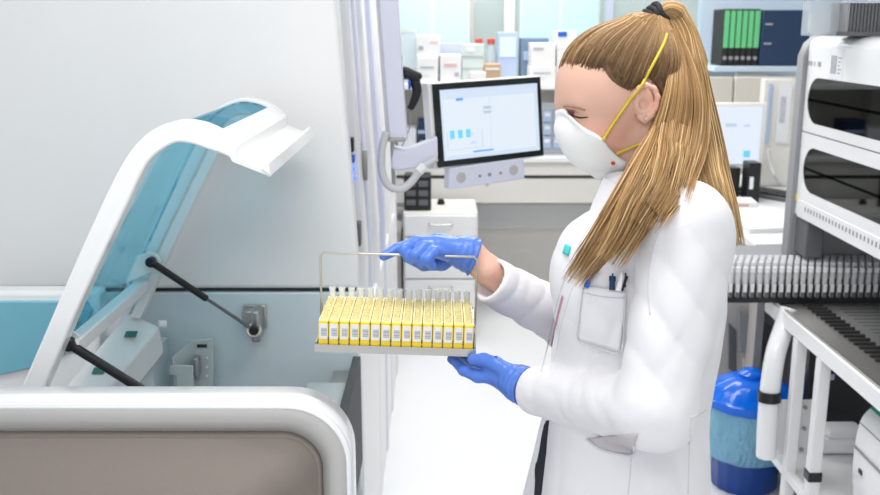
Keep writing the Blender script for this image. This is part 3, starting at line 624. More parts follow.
# barcode scanner in its holder
sn = thing('barcode_scanner', 'black handheld barcode scanner hanging beside the monitor arm column', 'scanner', tuple(at(413, 85, 2.8)))
Q = [at(x, y, 2.80) for x, y in ((402, 66), (408, 67), (421, 73), (423, 79), (416, 81), (402, 77))]
obj('head', MB().prism(Q, (0, .055, 0)), M['black'], sn, bevel=.009, seg=3)
Q = smoothline([at(414, 79, 2.825), at(417, 90, 2.825), at(414, 101, 2.825), at(410, 109, 2.825)], 5); nq = len(Q)
obj('handle', MB().tube(Q, [.017 - .008 * k / nq for k in range(nq)], 14), M['black'], sn, smooth=True)
obj('trigger', MB().box(at(409.5, 84, 2.82), (.008, .02, .03)), M['bluec'], sn, bevel=.003)
obj('holder', MB().tube([at(397, 78, 2.83), at(415, 79.5, 2.83)], .004, 8), M['steel'], sn)
obj('holder_clip', MB().box(at(401, 60, 2.81), (.008, .02, .022)), M['black'], sn)
obj('cable', MB().tube(smoothline([at(410, 109, 2.83), at(411, 122, 2.86), at(407, 135, 2.86), at(402, 146, 2.84)], 5), .002, 6), M['grey'], sn)
# ================================================================ RIGHT ANALYSER, TABLE, TUBES
XA = 1.17
an = thing('analyser_unit', 'white two-window analyser cabinet with smoked glass at the right edge', 'analyser', (1.5, 2.6, .9))
Yfar = 3.06
zt_ = at(806, 40, Yfar).z; zm = at(797.5, 131, Yfar).z; zb_ = at(793.5, 213, Yfar).z
Ynear = 1.9; XB = 1.72
# windows outline on the X = XA plane
def onX(px, py): return atx(px, py, XA)
def wall_with_hole(y0, y1, z0, z1, hole, th, m, name, par):
    # face plate in plane X=XA with stadium shaped hole given as list of (y,z)
    import bmesh
    bm = bmesh.new(); ov = [bm.verts.new((XA, y, z)) for y, z in ((y1, z0), (y1, z1), (y0, z1), (y0, z0))]; iv = [bm.verts.new((XA, y, z)) for y, z in hole]
    e = [bm.edges.new((ov[k], ov[(k + 1) % 4])) for k in range(4)] + [bm.edges.new((iv[k], iv[(k + 1) % len(iv)])) for k in range(len(iv))]
    bmesh.ops.triangle_fill(bm, edges=e, use_beauty=True)
    mb = MB(); idx = {v: i for i, v in enumerate(bm.verts)}; mb.add([v.co.copy() for v in bm.verts], [tuple(idx[v] for v in f.verts) for f in bm.faces]); bm.free()
    o = obj(name, mb, m, par, solid=th, off=0); return o
def stadium(y0, y1, z0, z1, r, n=6):
    P = []
    for (cy_, cz_, a0) in ((y1 - r, z1 - r, 0), (y0 + r, z1 - r, 90), (y0 + r, z0 + r, 180), (y1 - r, z0 + r, 270)):
        for k in range(n + 1):
            q = math.radians(a0 + 90 * k / n); P.append((cy_ + r * math.cos(q), cz_ + r * math.sin(q)))
    return P
w1t, w1b = onX(820, 78).z, onX(816, 124).z; w2t, w2b = onX(814, 148).z, onX(811, 193).z
yw = onX(809, 100).y
H1 = stadium(Ynear + .12, yw, w1b, w1t, .075, 10); H2 = stadium(Ynear + .12, onX(804.5, 170).y, w2b, w2t, .075, 10)
wall_with_hole(Ynear, Yfar, zm + .002, zt_ - .02, H1, .012, M['whiteg'], 'upper_door', an)
wall_with_hole(Ynear, Yfar, zb_, zm - .002, H2, .012, M['whiteg'], 'lower_door', an)
obj('smoked_window', MB().prism([(XA - .004, y, z) for y, z in H1], (.004, 0, 0)), M['darkglass'], an); obj('smoked_window', MB().prism([(XA - .004, y, z) for y, z in H2], (.004, 0, 0)), M['darkglass'], an)
obj('seam', MB().bb((XA + .004, Ynear, zm - .003), (XA + .02, Yfar, zm + .003)), M['grey'], an)
# rounded top cover
dzz = at(760, 256, 3.1).z
tp = []
for k in range(9):
    q = PI / 2 * k / 8; tp.append((XA + .05 - .05 * math.cos(q) , Yfar, zt_ - .02 + .035 * math.sin(q)))
tp = [(XA - .006, Yfar, zt_ - .022)] + [(p[0] - .006, p[1], p[2]) for p in tp] + [(XB, Yfar, zt_ + .015), (XB, Yfar, zt_ - .022)]
obj('top_cover', MB().prism(tp, (0, Ynear - Yfar, 0)), M['whiteg'], an, bevel=.004)
# grey casing at the far end
cs = MB().prism([(XA - .02, Yfar, dzz + .001), (XA - .02, Yfar, zt_ - .05), (XA - .005, Yfar, zt_ - .01), (XA + .03, Yfar, zt_ + .02), (XB, Yfar, zt_ + .02), (XB, Yfar, dzz + .001)], (0, .06, 0))
obj('end_casing', cs, M['grey'], an, bevel=.006)
obj('back_wall', MB().bb((XB - .02, Ynear, zb_), (XB, Yfar, zt_)), mat('grey_green_interior', (.30, .36, .33), .6), an); obj('shelf_inside', MB().bb((XA + .02, Ynear, zm - .012), (XB - .02, Yfar, zm + .012)), M['dark'], an); obj('floor_inside', MB().bb((XA + .012, Ynear, zb_), (XB - .02, Yfar, zb_ + .02)), M['dark'], an); obj('near_casing', MB().bb((XA, Ynear - .04, zb_), (XB, Ynear, zt_ + .015)), M['white'], an, bevel=.006)
obj('support_post', MB().bb((XA + .0, Yfar - .10, at(800, 257, 2.97).z), (XA + .055, Yfar, zb_)), M['greyd'], an, bevel=.003)
obj('support_post', MB().bb((XB - .06, Ynear, .79), (XB, Ynear + .2, zb_)), M['greyd'], an)
# lower lip with vent slots
lip = obj('vent_strip', MB().prism([(XA - .008, Ynear, zb_ - .006), (XA + .02, Ynear, zb_ - .006), (XA + .02, Ynear, zb_ + .055), (XA - .008, Ynear, zb_ + .050)], (0, Yfar - Ynear - .02, 0)), M['whiteg'], an, bevel=.002)
vs = MB()
for k in range(44): vs.box((XA - .0085, Yfar - .09 - k * .024, zb_ + .030), (.002, .006, .014))
obj('vent_slots', vs, M['grey'], lip)
# inner mechanisms behind the windows
obj('module', MB().bb((XA + .15, 2.1, zm + .012), (XB - .1, 2.8, zm + .09)), M['black'], an, bevel=.01)
obj('module', MB().bb((XA + .12, 2.25, zm + .11), (XB - .2, 2.85, zm + .15)), M['navy'], an, bevel=.01)
obj('module', MB().bb((XA + .2, 2.1, zm + .17), (XA + .22, 2.75, zm + .24)), M['grey'], an)
obj('module', MB().bb((XA + .12, 2.1, zb_ + .02), (XB - .1, 2.6, zb_ + .14)), M['black'], an, bevel=.01)
obj('module', MB().bb((XA + .18, 2.5, zb_ + .02), (XB - .1, 2.9, zb_ + .10)), M['blackm'], an, bevel=.01)
obj('module', MB().box((XA + .06, 2.35, zm + .07), (.004, .08, .11)), M['paper'], an)
# label sticker + small marks + warning triangle
a = onX(833, 49); b = onX(847, 76)
lb = obj('type_label', MB().prism([(XA - .0075, a.y, a.z), (XA - .0075, onX(847, 50).y, a.z), (XA - .0075, onX(847, 50).y, a.z - .085), (XA - .0075, a.y, a.z - .085)], (.002, 0, 0)), M['paper'], an)
yy0, yy1 = a.y, onX(847, 50).y
obj('code_block', MB().bb((XA - .0085, yy0 - (yy0 - yy1) * .15, a.z - .07), (XA - .0070, yy0 - (yy0 - yy1) * .55, a.z - .018)), M['print'], lb)
mk = MB()
for k in range(5): mk.bb((XA - .0085, yy0 - (yy0 - yy1) * .65, a.z - .022 - k * .011), (XA - .0070, yy0 - (yy0 - yy1) * (.9 - .06 * (k % 3)), a.z - .026 - k * .011))
obj('print', mk, M['print'], lb)
mk = MB(); c = onX(808, 63)
for k, wd in enumerate((.010, .010, .008, .010, 0, .004, 0, .010, .008)):
    if wd: mk.bb((XA - .0075, c.y - k * .014, c.z - .006), (XA - .0060, c.y - k * .014 - wd, c.z + .008))
obj('name_lettering', mk, M['print'], an)
c = onX(797.5, 195)
tr = obj('warning_triangle', MB().prism([(XA - .0085, c.y + .019, c.z - .016), (XA - .0085, c.y - .019, c.z - .016), (XA - .0085, c.y, c.z + .022)], (.002, 0, 0)), M['signy'], an)
obj('warning_mark', MB().bb((XA - .0095, c.y - .002, c.z - .008), (XA - .0084, c.y + .002, c.z + .008)), M['black'], tr)
# things on top of the analyser
ztop = zt_ + .0151
def topbox(px0, px1, pyt, Y, d_, m, label, name, cat, parts=None):
    a = at(px0, pyt, Y); b = at(px1, pyt, Y)
    t = thing(name, label, cat, ((a.x + b.x) / 2, Y + d_ / 2, ztop)); obj('body', MB().bb((a.x, Y, ztop), (b.x, Y + d_, a.z)), m, t, bevel=.004)
    return t, a, b
t, a, b = topbox(811, 842, 0, 2.78, .06, M['frosty'], 'clear plastic box on top of the analyser, left of the dark comb rack', 'storage_box', 'box')
obj('lid', MB().bb((a.x - .004, 2.775, a.z), (b.x + .004, 2.845, a.z + .012)), M['frosty'], t, bevel=.003); obj('contents', MB().bb((a.x + .015, 2.8, ztop + .01), (b.x - .02, 2.83, a.z - .03)), M['paper'], t)
a = at(848, 3, 2.72); b = at(905, 3, 2.72)
t = thing('tip_rack', 'dark comb-like tip rack on top of the analyser at the upper right', 'rack', ((a.x + b.x) / 2, 2.8, ztop))
hh = max(.07, a.z - ztop)
obj('base', MB().bb((a.x, 2.72, ztop), (b.x, 2.86, ztop + .012)), M['greyd'], t); obj('cover', MB().bb((a.x, 2.72, ztop + hh), (b.x, 2.86, ztop + hh + .006)), M['frosty'], t)
for k in range(16):
    x = a.x + .006 + k * (b.x - a.x - .012) / 15; obj('fin', MB().bb((x - .0035, 2.725, ztop + .012), (x + .0035, 2.855, ztop + hh)), M['greyd'] if k else M['grey'], t)
# dark cavity block below the analyser (instrument deck)
DZ = .78
deck = thing('sampler_table', 'white framed table with a slotted steel tray at the lower right', 'table', (1.4, 2.5, 0))
XE = 1.075
e0 = atx(786, 310, XE); 
yT0, yT1 = 1.75, 3.02; XT1 = 1.75
obj('edge_rail', MB().bb((XE, yT0, DZ - .05), (XE + .03, yT1, DZ)), M['whiteg'], deck, bevel=.004)
obj('rear_rail', MB().bb((XT1 - .03, yT0, DZ - .05), (XT1, yT1, DZ)), M['white'], deck); obj('end_rail', MB().bb((XE + .03, yT1 - .03, DZ - .05), (XT1 - .03, yT1, DZ)), M['white'], deck); obj('end_rail', MB().bb((XE + .03, yT0, DZ - .05), (XT1 - .03, yT0 + .03, DZ)), M['white'], deck)
tray = obj('steel_tray', MB().bb((XE + .012, yT0 + .01, DZ - .002), (XT1 - .01, yT1 - .04, DZ + .004)), mat('satin_steel', (.72, .70, .68), .28, .85), deck, bevel=.001)
sl_ = MB(); s2 = MB()
for k in range(34):
    y = 2.93 - k * .034; sl_.box((XE + .110, y, DZ + .008), (.060, .010, .008), RZ(.0)); 
    s2.box((XE + .36, y, DZ + .0052), (.36, .0018, .001))
obj('slot_comb', sl_, M['blackm'], tray); obj('groove_lines', s2, M['greyd'], tray)
obj('tray_lip', MB().bb((XE + .006, yT0 + .01, DZ), (XE + .010, yT1 - .04, DZ + .008)), M['steel'], deck)
def leg(x, y, w_=.034): return obj('leg', MB().bb((x, y, 0), (x + w_, y + w_, DZ - .05)), M['white'], deck, bevel=.003)
pA = atx(802, 330, XE + .02); pB = atx(826, 345, XE + .02)
lA = leg(XE + .0, pA.y - .02); lB = leg(XE + .0, pB.y - .02); leg(XT1 - .034, yT0 + .02); leg(XT1 - .034, yT1 - .06); leg(XE, yT0 + .02)
obj('cross_bar', MB().bb((XE + .004, yT0 + .02, .27), (XE + .03, yT1 - .01, .30)), M['white'], deck, bevel=.003)
zc_ = atx(817, 487, XE + .01).z
obj('end_cap', MB().box((XE + .017, pB.y - .003, atx(817, 487, XE).z), (.040, .042, .030)), M['black'], deck, bevel=.003)
obj('lower_shelf', MB().bb((XE + .03, yT0 + .05, .27), (XT1 - .04, yT1 - .02, .285)), M['white'], deck)
# bracket plate + screws
YPp = 2.80
P0, P1 = at(782, 400, YPp), at(810, 455, YPp)
pl = obj('bracket_plate', MB().bb((P0.x, YPp, P1.z), (P1.x, YPp + .008, P0.z)), M['white'], deck, bevel=.003)
for (x, y) in ((792, 407), (805, 407), (791, 427), (804, 428), (788, 448), (801, 449)):
    c = at(x, y, YPp); obj('screw', MB().tube([c + Vector((0, -.006, 0)), c], .0065, 12), M['steeld'], pl)
# bent white pipe
pp = smoothline([at(790, 309, 2.88), at(783, 330, 2.86), at(776, 352, 2.82), at(772, 375, 2.80), at(769, 400, 2.79), at(767, 430, 2.78), at(766, 456, 2.78)], 5)
pipe = obj('bent_pipe', MB().tube(pp, .031, 20), M['whiteg'], deck, smooth='auto')
obj('clamp_ring', MB().tube([at(769.5, 391, 2.79), at(769, 401, 2.788)], .035, 20), M['black'], pipe)
obj('pipe_mount', MB().bb((at(768, 420, 2.8).x, 2.80, P1.z + .02), (P0.x + .02, 2.83, P0.z - .02)), M['white'], deck)

# ---- tube bar across the far end of the table
YBm = 2.92; xb0 = at(722, 300, YBm).x; xb1 = 1.72; bz0 = DZ + .0045; bh = at(800, 284, YBm).z - at(800, 303, YBm).z
zb0 = at(800, 303, YBm).z; zsh = at(800, 284.5, YBm).z; ztt = at(800, 263, YBm).z
bar_ = thing('tube_rack_bar', 'long black rack bar full of clear tubes crossing the sampler table', 'rack', (1.3, YBm + .05, zb0))
obj('base', MB().bb((xb0, YBm, zb0), (xb1, YBm + .15, zb0 + .018)), M['black'], bar_, bevel=.002)
obj('back_block', MB().bb((xb0, YBm + .012, zb0 + .018), (xb1, YBm + .15, zsh - .02)), M['blackm'], bar_)
obj('support', MB().bb((XE + .2, YBm + .03, DZ + .004), (XE + .5, YBm + .12, zb0 + .001)), M['greyd'], bar_)
pitch = 7.25 / 880 * 0 + (at(807.25, 290, YBm).x - at(800, 290, YBm).x)
ncol = int((xb1 - xb0 - .02) / pitch)
fl = None
for k in range(ncol):
    x = xb0 + .012 + k * pitch
    f = obj('divider', MB().bb((x - .0035, YBm - .001, zb0 + .014), (x + .0035, YBm + .011, zsh - .002)), M['black'], bar_)
h_t = ztt - zb0 - .018
def make_tube(label, c, r, h, body, capm, group):
    t = thing('sample_tube', label, 'test tube', c, group)
    mb = MB().lathe([(r * .35, 0), (r * .8, r * .25), (r, r * .8), (r, h * .86)], c, 10); obj('tube_body', mb, body, t, smooth='auto')
    mb = MB().lathe([(r * 1.12, h * .84), (r * 1.12, h), (r * .5, h * 1.0)], c, 10); obj('cap', mb, capm, t, smooth='auto')
    return t
capw = milky('white_translucent_cap', (0.98, .98, .99), .85, (.95, .96, .97))
lab_w = M['label']
x0_ = xb0 + .012 + pitch * .5
first = make_tube('clear capped tube standing in the front row of the black rack bar', (x0_, YBm + .004, zb0 + .019), .0078, h_t * .86, M['tubeclear'], capw, 'tubes in the front row of the black rack bar')
obj('tube_label', MB().bb((x0_ - .0055, YBm - .0055, zb0 + .037), (x0_ + .0055, YBm - .0035, zsh + .002)), lab_w, first)
obj('tube_barcode', MB().bb((x0_ - .0055, YBm - .0055, zb0 + .019), (x0_ + .0055, YBm - .0035, zb0 + .037)), M['greyd'], first)
for k in range(1, ncol - 1): dup(first, (x0_ + k * pitch, YBm + .004, zb0 + .019))
r2 = make_tube('clear tube standing behind the front row of the black rack bar', (x0_ + pitch * .5, YBm + .035, zb0 + .019), .0078, h_t * .95, M['tubeclear'], capw, 'tubes in the rear rows of the black rack bar')
for row in range(4):
    for k in range(ncol - 2):
        if row == 0 and k == 0: continue
        dup(r2, (x0_ + (k + (.5 if row % 2 == 0 else 0)) * pitch, YBm + .035 + row * .028, zb0 + .019))
# dark instrument deck behind bar
ins = thing('sampler_deck', 'dark grey instrument deck behind the black rack bar', 'deck', (1.4, 3.3, .7))
dzz = at(760, 256, 3.1).z
obj('top', MB().bb((at(735, 260, 3.12).x, 3.085, dzz - .06), (XB, 3.26, dzz)), M['grey'], ins, bevel=.004)
obj('inner_wall', MB().bb((XA + .2, 3.14, dzz), (XB, 3.25, zb_ + .05)), M['dark'], ins)
obj('leg', MB().bb((XB - .06, 3.1, 0), (XB, 3.24, dzz - .06)), M['greyd'], ins)
obj('latch', MB().box(at(747, 262, 3.10) + Vector((0, 0, .004)), (.035, .02, .012)), M['black'], ins)
# beige service cabinet behind the bin
p = at(727, 303, 3.75)
cab = thing('service_cabinet', 'grey beige machine cabinet behind the blue bin', 'cabinet', (1.3, 3.9, 0))
cx0 = at(716, 330, 3.62).x
obj('body', MB().bb((cx0, 3.6, .04), (1.6, 3.74, .735)), M['shade'], cab, bevel=.01)
c1 = [at(x, y, 3.6) for x, y in ((737, 306), (778, 330), (783, 372), (738, 350))]
obj('door_panel', MB().prism(c1, (0, -.012, 0)), M['grey'], cab, bevel=.008)
c1 = [at(x, y, 3.6) for x, y in ((728, 322), (736, 330), (736, 375), (728, 368))]
obj('grip_recess', MB().prism(c1, (0, -.008, 0)), M['greyd'], cab, bevel=.004)
c1 = [at(x, y, 3.6) for x, y in ((742, 356), (783, 380), (783, 400), (742, 376))]
obj('lower_panel', MB().prism(c1, (0, -.010, 0)), M['beige'], cab, bevel=.006)
# black tower + grey cabinet under the table
bk = thing('computer_tower', 'large black box under the sampler table', 'computer', (1.45, 3.2, .0))
a = at(812, 345, 3.1); b = at(856, 452, 3.1)
obj('case', MB().bb((at(806, 400, 3.12).x, 3.12, .10), (1.62, 3.45, .70)), M['black'], bk, bevel=.006); obj('foot', MB().bb((at(812, 400, 3.15).x, 3.15, 0), (1.55, 3.4, .10)), M['black'], bk)
p = at(832, 377, 3.12); obj('blue_badge', MB().box(p, (.014, .006, .02)), M['bluep'], bk)
g2 = thing('pump_unit', 'tall pale grey unit between the white legs of the table', 'device', (1.2, 3.1, 0)); 
obj('body', MB().bb((at(786, 370, 3.46).x, 3.46, .0), (at(800, 370, 3.46).x, 3.58, .74)), M['grey'], g2, bevel=.004)
for zz in (.45, .55, .65): obj('screw', MB().tube([(at(792, 350, 3.46).x, 3.452, zz), (at(792, 350, 3.46).x, 3.46, zz)], .006, 8), M['greyd'], g2)
# ---- white rounded device on the floor, lower right
Yd = 2.45
dv = thing('benchtop_centrifuge', 'white rounded device with a green stripe at the lower right corner', 'device', (1.28, 2.6, .285))
o_l = [at(x, y, Yd) for x, y in ((852, 492), (851, 470), (854, 440), (859, 420), (868, 408), (882, 402), (905, 400))]
O_ = smoothline(o_l, 4); bzz = .2855
O_ = [Vector((p.x, p.y, max(p.z, bzz))) for p in O_]
O_ = [Vector((O_[0].x, O_[0].y, bzz))] + O_ + [Vector((O_[-1].x + .1, Yd, O_[-1].z - .01)), Vector((O_[-1].x + .1, Yd, bzz))]
obj('housing', MB().prism(O_, (0, -.35, 0)), M['whiteg'], dv, bevel=.010, seg=3)
for (px, py) in ((851.5, 444), (858.5, 421)):
    c = at(px, py, Yd); obj('seam', MB().box(c + Vector((0.002, -.175, 0)), (.006, .33, .003)), M['grey'], dv)
c = at(872, 405.5, Yd); obj('green_stripe', MB().prism([c + Vector((-.012, -.02, -.001)), c + Vector((.012, -.02, .013)), c + Vector((.012, -.33, .013)), c + Vector((-.012, -.33, -.001))], (-.001, 0, .003)), mat('green_stripe', (0, .35, .2), .4), dv)
obj('latch', MB().box(at(851.5, 462, Yd) + Vector((0, -.06, 0)), (.006, .02, .012)), M['black'], dv)
# white cushion-like bag on the lower shelf
bgx = at(835, 470, 3.0)
t = obj('folded_bag', MB().box((at(838, 470, 2.9).x, 2.92, .315), (.16, .12, .05)).box((at(838, 470, 2.9).x + .01, 2.92, .35), (.13, .1, .03)), M['paper'], bevel=.015, seg=3); tag(t, 'folded white bag on the lower shelf between the black box and legs', 'bag')

# ================================================================ BIN
nt = M['bag'].node_tree; b_ = nt.nodes['Principled BSDF']; tc = nt.nodes.new('ShaderNodeTexCoord'); mp = nt.nodes.new('ShaderNodeMapping'); mp.inputs['Scale'].default_value = (1, 1, .45)
nz = nt.nodes.new('ShaderNodeTexNoise'); nz.inputs['Scale'].default_value = 22; nz.inputs['Distortion'].default_value = 2.5; bp_ = nt.nodes.new('ShaderNodeBump'); bp_.inputs['Strength'].default_value = .9; bp_.inputs['Distance'].default_value = .02
nt.links.new(tc.outputs['Object'], mp.inputs[0]); nt.links.new(mp.outputs[0], nz.inputs[0]); nt.links.new(nz.outputs[0], bp_.inputs['Height']); nt.links.new(bp_.outputs[0], b_.inputs['Normal'])
cb = atz(747, 478, 0); cb.y += .0
by = 3.24; bx = (745 - 440) / F * (by * CP + 1.65 * SP); bx = at(746, 440, by).x
bn = thing('waste_bin', 'dark blue ribbed bin with bright blue lid and pale blue liner', 'bin', (bx, by, 0))
r0 = .142
H_ = at(746, 413, by - .15).z
obj('body', MB().lathe([(r0 * .80, 0), (r0 * .84, .012), (r0 * .97, H_ - .01), (r0 * 1.0, H_)], (bx, by, 0), 72, wob=lambda q, z: 1 + .012 * (1 if math.sin(q * 18) > .2 else -1)), M['bin'], bn, smooth='auto')
obj('liner_bag', MB().lathe([(r0 * .985, H_ - .215), (r0 * 1.07, H_ - .205), (r0 * 1.12, H_ - .12), (r0 * 1.10, H_ - .05), (r0 * 1.13, H_ + .006)], (bx, by, 0), 72, wob=lambda q, z: 1 + .018 * math.sin(q * 7 + z * 20) + .012 * math.sin(q * 13 - z * 30)), M['bag'], bn, smooth=True)
bn.children[-1].data.polygons[-1].use_smooth = True
ld = obj('lid', MB().lathe([(r0 * 1.12, H_ - .02), (r0 * 1.17, H_ - .015), (r0 * 1.17, H_ + .012), (r0 * 1.08, H_ + .02), (r0 * .95, H_ + .045), (r0 * .55, H_ + .072), (r0 * .3, H_ + .08), (0, H_ + .082)], (bx, by, 0), 72, wob=lambda q, z: 1 + (.010 * math.sin(q * 16) if z > H_ + .015 else 0)), M['binlid'], bn, smooth='auto')
obj('lid_knob', MB().lathe([(.045, H_ + .074), (.045, H_ + .092), (.03, H_ + .104), (0, H_ + .106)], (bx, by, 0), 24), M['binlid'], ld, smooth='auto')

# ================================================================ HELD RACK
# frame: near-left bottom corner, width axis, depth axis
RYf = 1.50
A0 = at(317.5, 345.5, 1.495); A1 = at(474, 350.5, 1.495)
AU = (A1 - A0); RW = AU.length; AU.normalize(); AW = Vector((0, 0, 1)) - AU * AU.z; AW.normalize(); AV = AW.cross(AU); AV = AV if AV.y > 0 else -AV
RD = .150; CH = .0425
def rk(u, v, w): return A0 + AU * u + AV * v + AW * w
def rbox(mb, u0, v0, w0, u1, v1, w1): return mb.prism([rk(u0, v0, w0), rk(u1, v0, w0), rk(u1, v1, w0), rk(u0, v1, w0)], AW * (w1 - w0))
tr = thing('carrying_tray', 'steel carrying tray with wire handle held by the woman', 'tray', tuple(rk(RW / 2, RD / 2, -.006)))
obj('base_plate', rbox(MB(), -.004, -.004, -.005, RW + .003, RD, -.0005), M['steel'], tr)
fl_ = MB(); rbox(fl_, -.004, -.006, -.009, RW + .003, -.003, .004); obj('front_flange', fl_, M['steel'], tr); obj('rear_flange', rbox(MB(), -.004, RD, -.009, RW + .003, RD + .002, .03), M['steel'], tr)
obj('foot', rbox(MB(), .012, .005, -.010, .022, .02, -.005), M['black'], tr); obj('foot', rbox(MB(), RW - .02, .005, -.010, RW - .01, .02, -.005), M['black'], tr)
e1 = rbox(MB(), RW, 0, -.005, RW + .003, RD, .028); obj('end_plate', e1, M['steel'], tr); obj('end_plate', rbox(MB(), -.004, 0, -.005, -.001, RD, .006), M['steel'], tr)
vh = RD * .55
hl = at(320.5, 252.5, 1.495 + vh); hr = at(477.5, 257, 1.495 + vh)
uh = [rk(-.003, vh, 0), hl + (rk(-.003, vh, 0) - hl) * .05, hl + (hr - hl) * .02, hr - (hr - hl) * .02, hr + (rk(RW + .004, vh, 0) - hr) * .05, rk(RW + .004, vh, 0)]
hd = obj('wire_handle', MB().tube([uh[0]] + smoothline(uh[1:3], 2) + [uh[3], uh[4], uh[5]], .0021, 10), M['steel'], tr, smooth=True)
HL, HR = hl, hr
NC = 15; cw = (RW - .002) / NC
c0 = rk(.001, 0, 0)
car = thing('tube_carrier', 'yellow tube carrier with barcode label on the held tray', 'tube carrier', tuple(rk(.001 + cw / 2, 0, 0)), 'yellow tube carriers on the held tray')
obj('carrier_body', rbox(MB(), .001 + .0005, 0, 0, .001 + cw - .0005, RD - .004, CH), M['yellow'], car, bevel=.0006, seg=1)
obj('carrier_top', rbox(MB(), .001 + .0008, .002, CH, .001 + cw - .0008, RD - .006, CH + .0015), M['yellowl'], car)
lb_ = obj('barcode_label', rbox(MB(), .001 + .0022, -.0008, .0125, .001 + cw - .0022, 0.0, .0385), M['label'], car)
mb = MB()
for k, (a_, b_) in enumerate(((.0180, .0195), (.0205, .0230), (.0240, .0250), (.0260, .0290), (.0300, .0310))): rbox(mb, .001 + .0048, -.0012, a_, .001 + cw - .003, -.0007, b_)
obj('barcode', mb, M['print'], lb_)
nb_ = MB()
for ww in (.003, .0085, .012, .039): rbox(nb_, .001 + cw - .0012, -.0008, ww, .001 + cw + .0006, .0005, ww + .0028)
obj('edge_notches', nb_, M['ink'], car)
NT = 9; pit = (RD - .02) / NT
holes = MB()
for j in range(NT): rbox(holes, .001 + cw - .0014, .010 + (j + .5) * pit - .001, CH + .0012, .001 + cw + .0002, .010 + (j + .5) * pit + .001, CH + .0022)
obj('hole_marks', holes, M['brown'], car)
cars = [car]
for k in range(1, NC): cars.append(dup(car, tuple(Vector(car.location) + AU * cw * k)))
p = rk(.001 + cw / 2, .012, CH + .0015)
tb = thing('test_tube', 'small clear test tube standing in a yellow carrier on the tray', 'test tube', tuple(p), 'test tubes in the yellow carriers')
obj('glass_wall', MB().lathe([(.0056, 0), (.0058, .006), (.0050, .0065), (.0048, .001)], p, 12), M['tubeyellow'], tb, smooth='auto')
tb2 = thing('test_tube', 'taller clear test tube standing in the rear row of a yellow carrier', 'test tube', tuple(rk(.001 + cw / 2, RD - .014, CH + .0015)), 'taller test tubes in the rear row')
obj('glass_wall', MB().lathe([(.0054, 0), (.0056, .015), (.0062, .0155), (.0062, .019), (.0048, .019), (.0047, .001)], Vector(tb2.location), 12), M['tubeclear'], tb2, smooth='auto')
for k in range(NC):
    for j in range(NT - 1):
        if k or j: dup(tb, tuple(rk(.001 + cw * (k + .5), .012 + j * pit, CH + .0015)))
    if k: dup(tb2, tuple(rk(.001 + cw * (k + .5), RD - .014, CH + .0015)))
# ================================================================ PERSON
def V3(v): return np.array([v[0], v[1], v[2]], dtype=np.float32)
def smin(a, b, k):
    h = np.clip(0.5 + 0.5 * (b - a) / k, 0, 1); return b * (1 - h) + a * h - k * h * (1 - h)
def smax(a, b, k): return -smin(-a, -b, k)
def cone(P, a, b, r1, r2):
    a = V3(a); b = V3(b); d = b - a; L2 = float((d * d).sum()); q = [P[i] - a[i] for i in range(3)]
    t = np.clip((q[0] * d[0] + q[1] * d[1] + q[2] * d[2]) / L2, 0, 1)
    return np.sqrt((q[0] - t * d[0]) ** 2 + (q[1] - t * d[1]) ** 2 + (q[2] - t * d[2]) ** 2) - (r1 + (r2 - r1) * t)
def chain(P, pts, rs, k=.006):
    o = None
    for i in range(len(pts) - 1):
        c = cone(P, pts[i], pts[i + 1], rs[i], rs[i + 1]); o = c if o is None else smin(o, c, k)
    return o
def ell(P, c, s, axes=None):
    c = V3(c); q = [P[i] - c[i] for i in range(3)]
    if axes is not None: q = [sum(q[j] * float(ax[j]) for j in range(3)) for ax in axes]
    n = np.sqrt(sum((q[i] / s[i]) ** 2 for i in range(3))); m = np.sqrt(sum((q[i] / (s[i] * s[i])) ** 2 for i in range(3)))
    return n * (n - 1) / np.maximum(m, 1e-6)
def axis(a, b, h): # non-uniform axis: list of (start, end, step)
    out = [a]
    return out
def lin(segs):
    out = []
    for a, b, h in segs:
        n = max(1, int(round((b - a) / h))); out += [a + (b - a) * i / n for i in range(n)]
    out.append(segs[-1][1]); return np.array(out, dtype=np.float32)
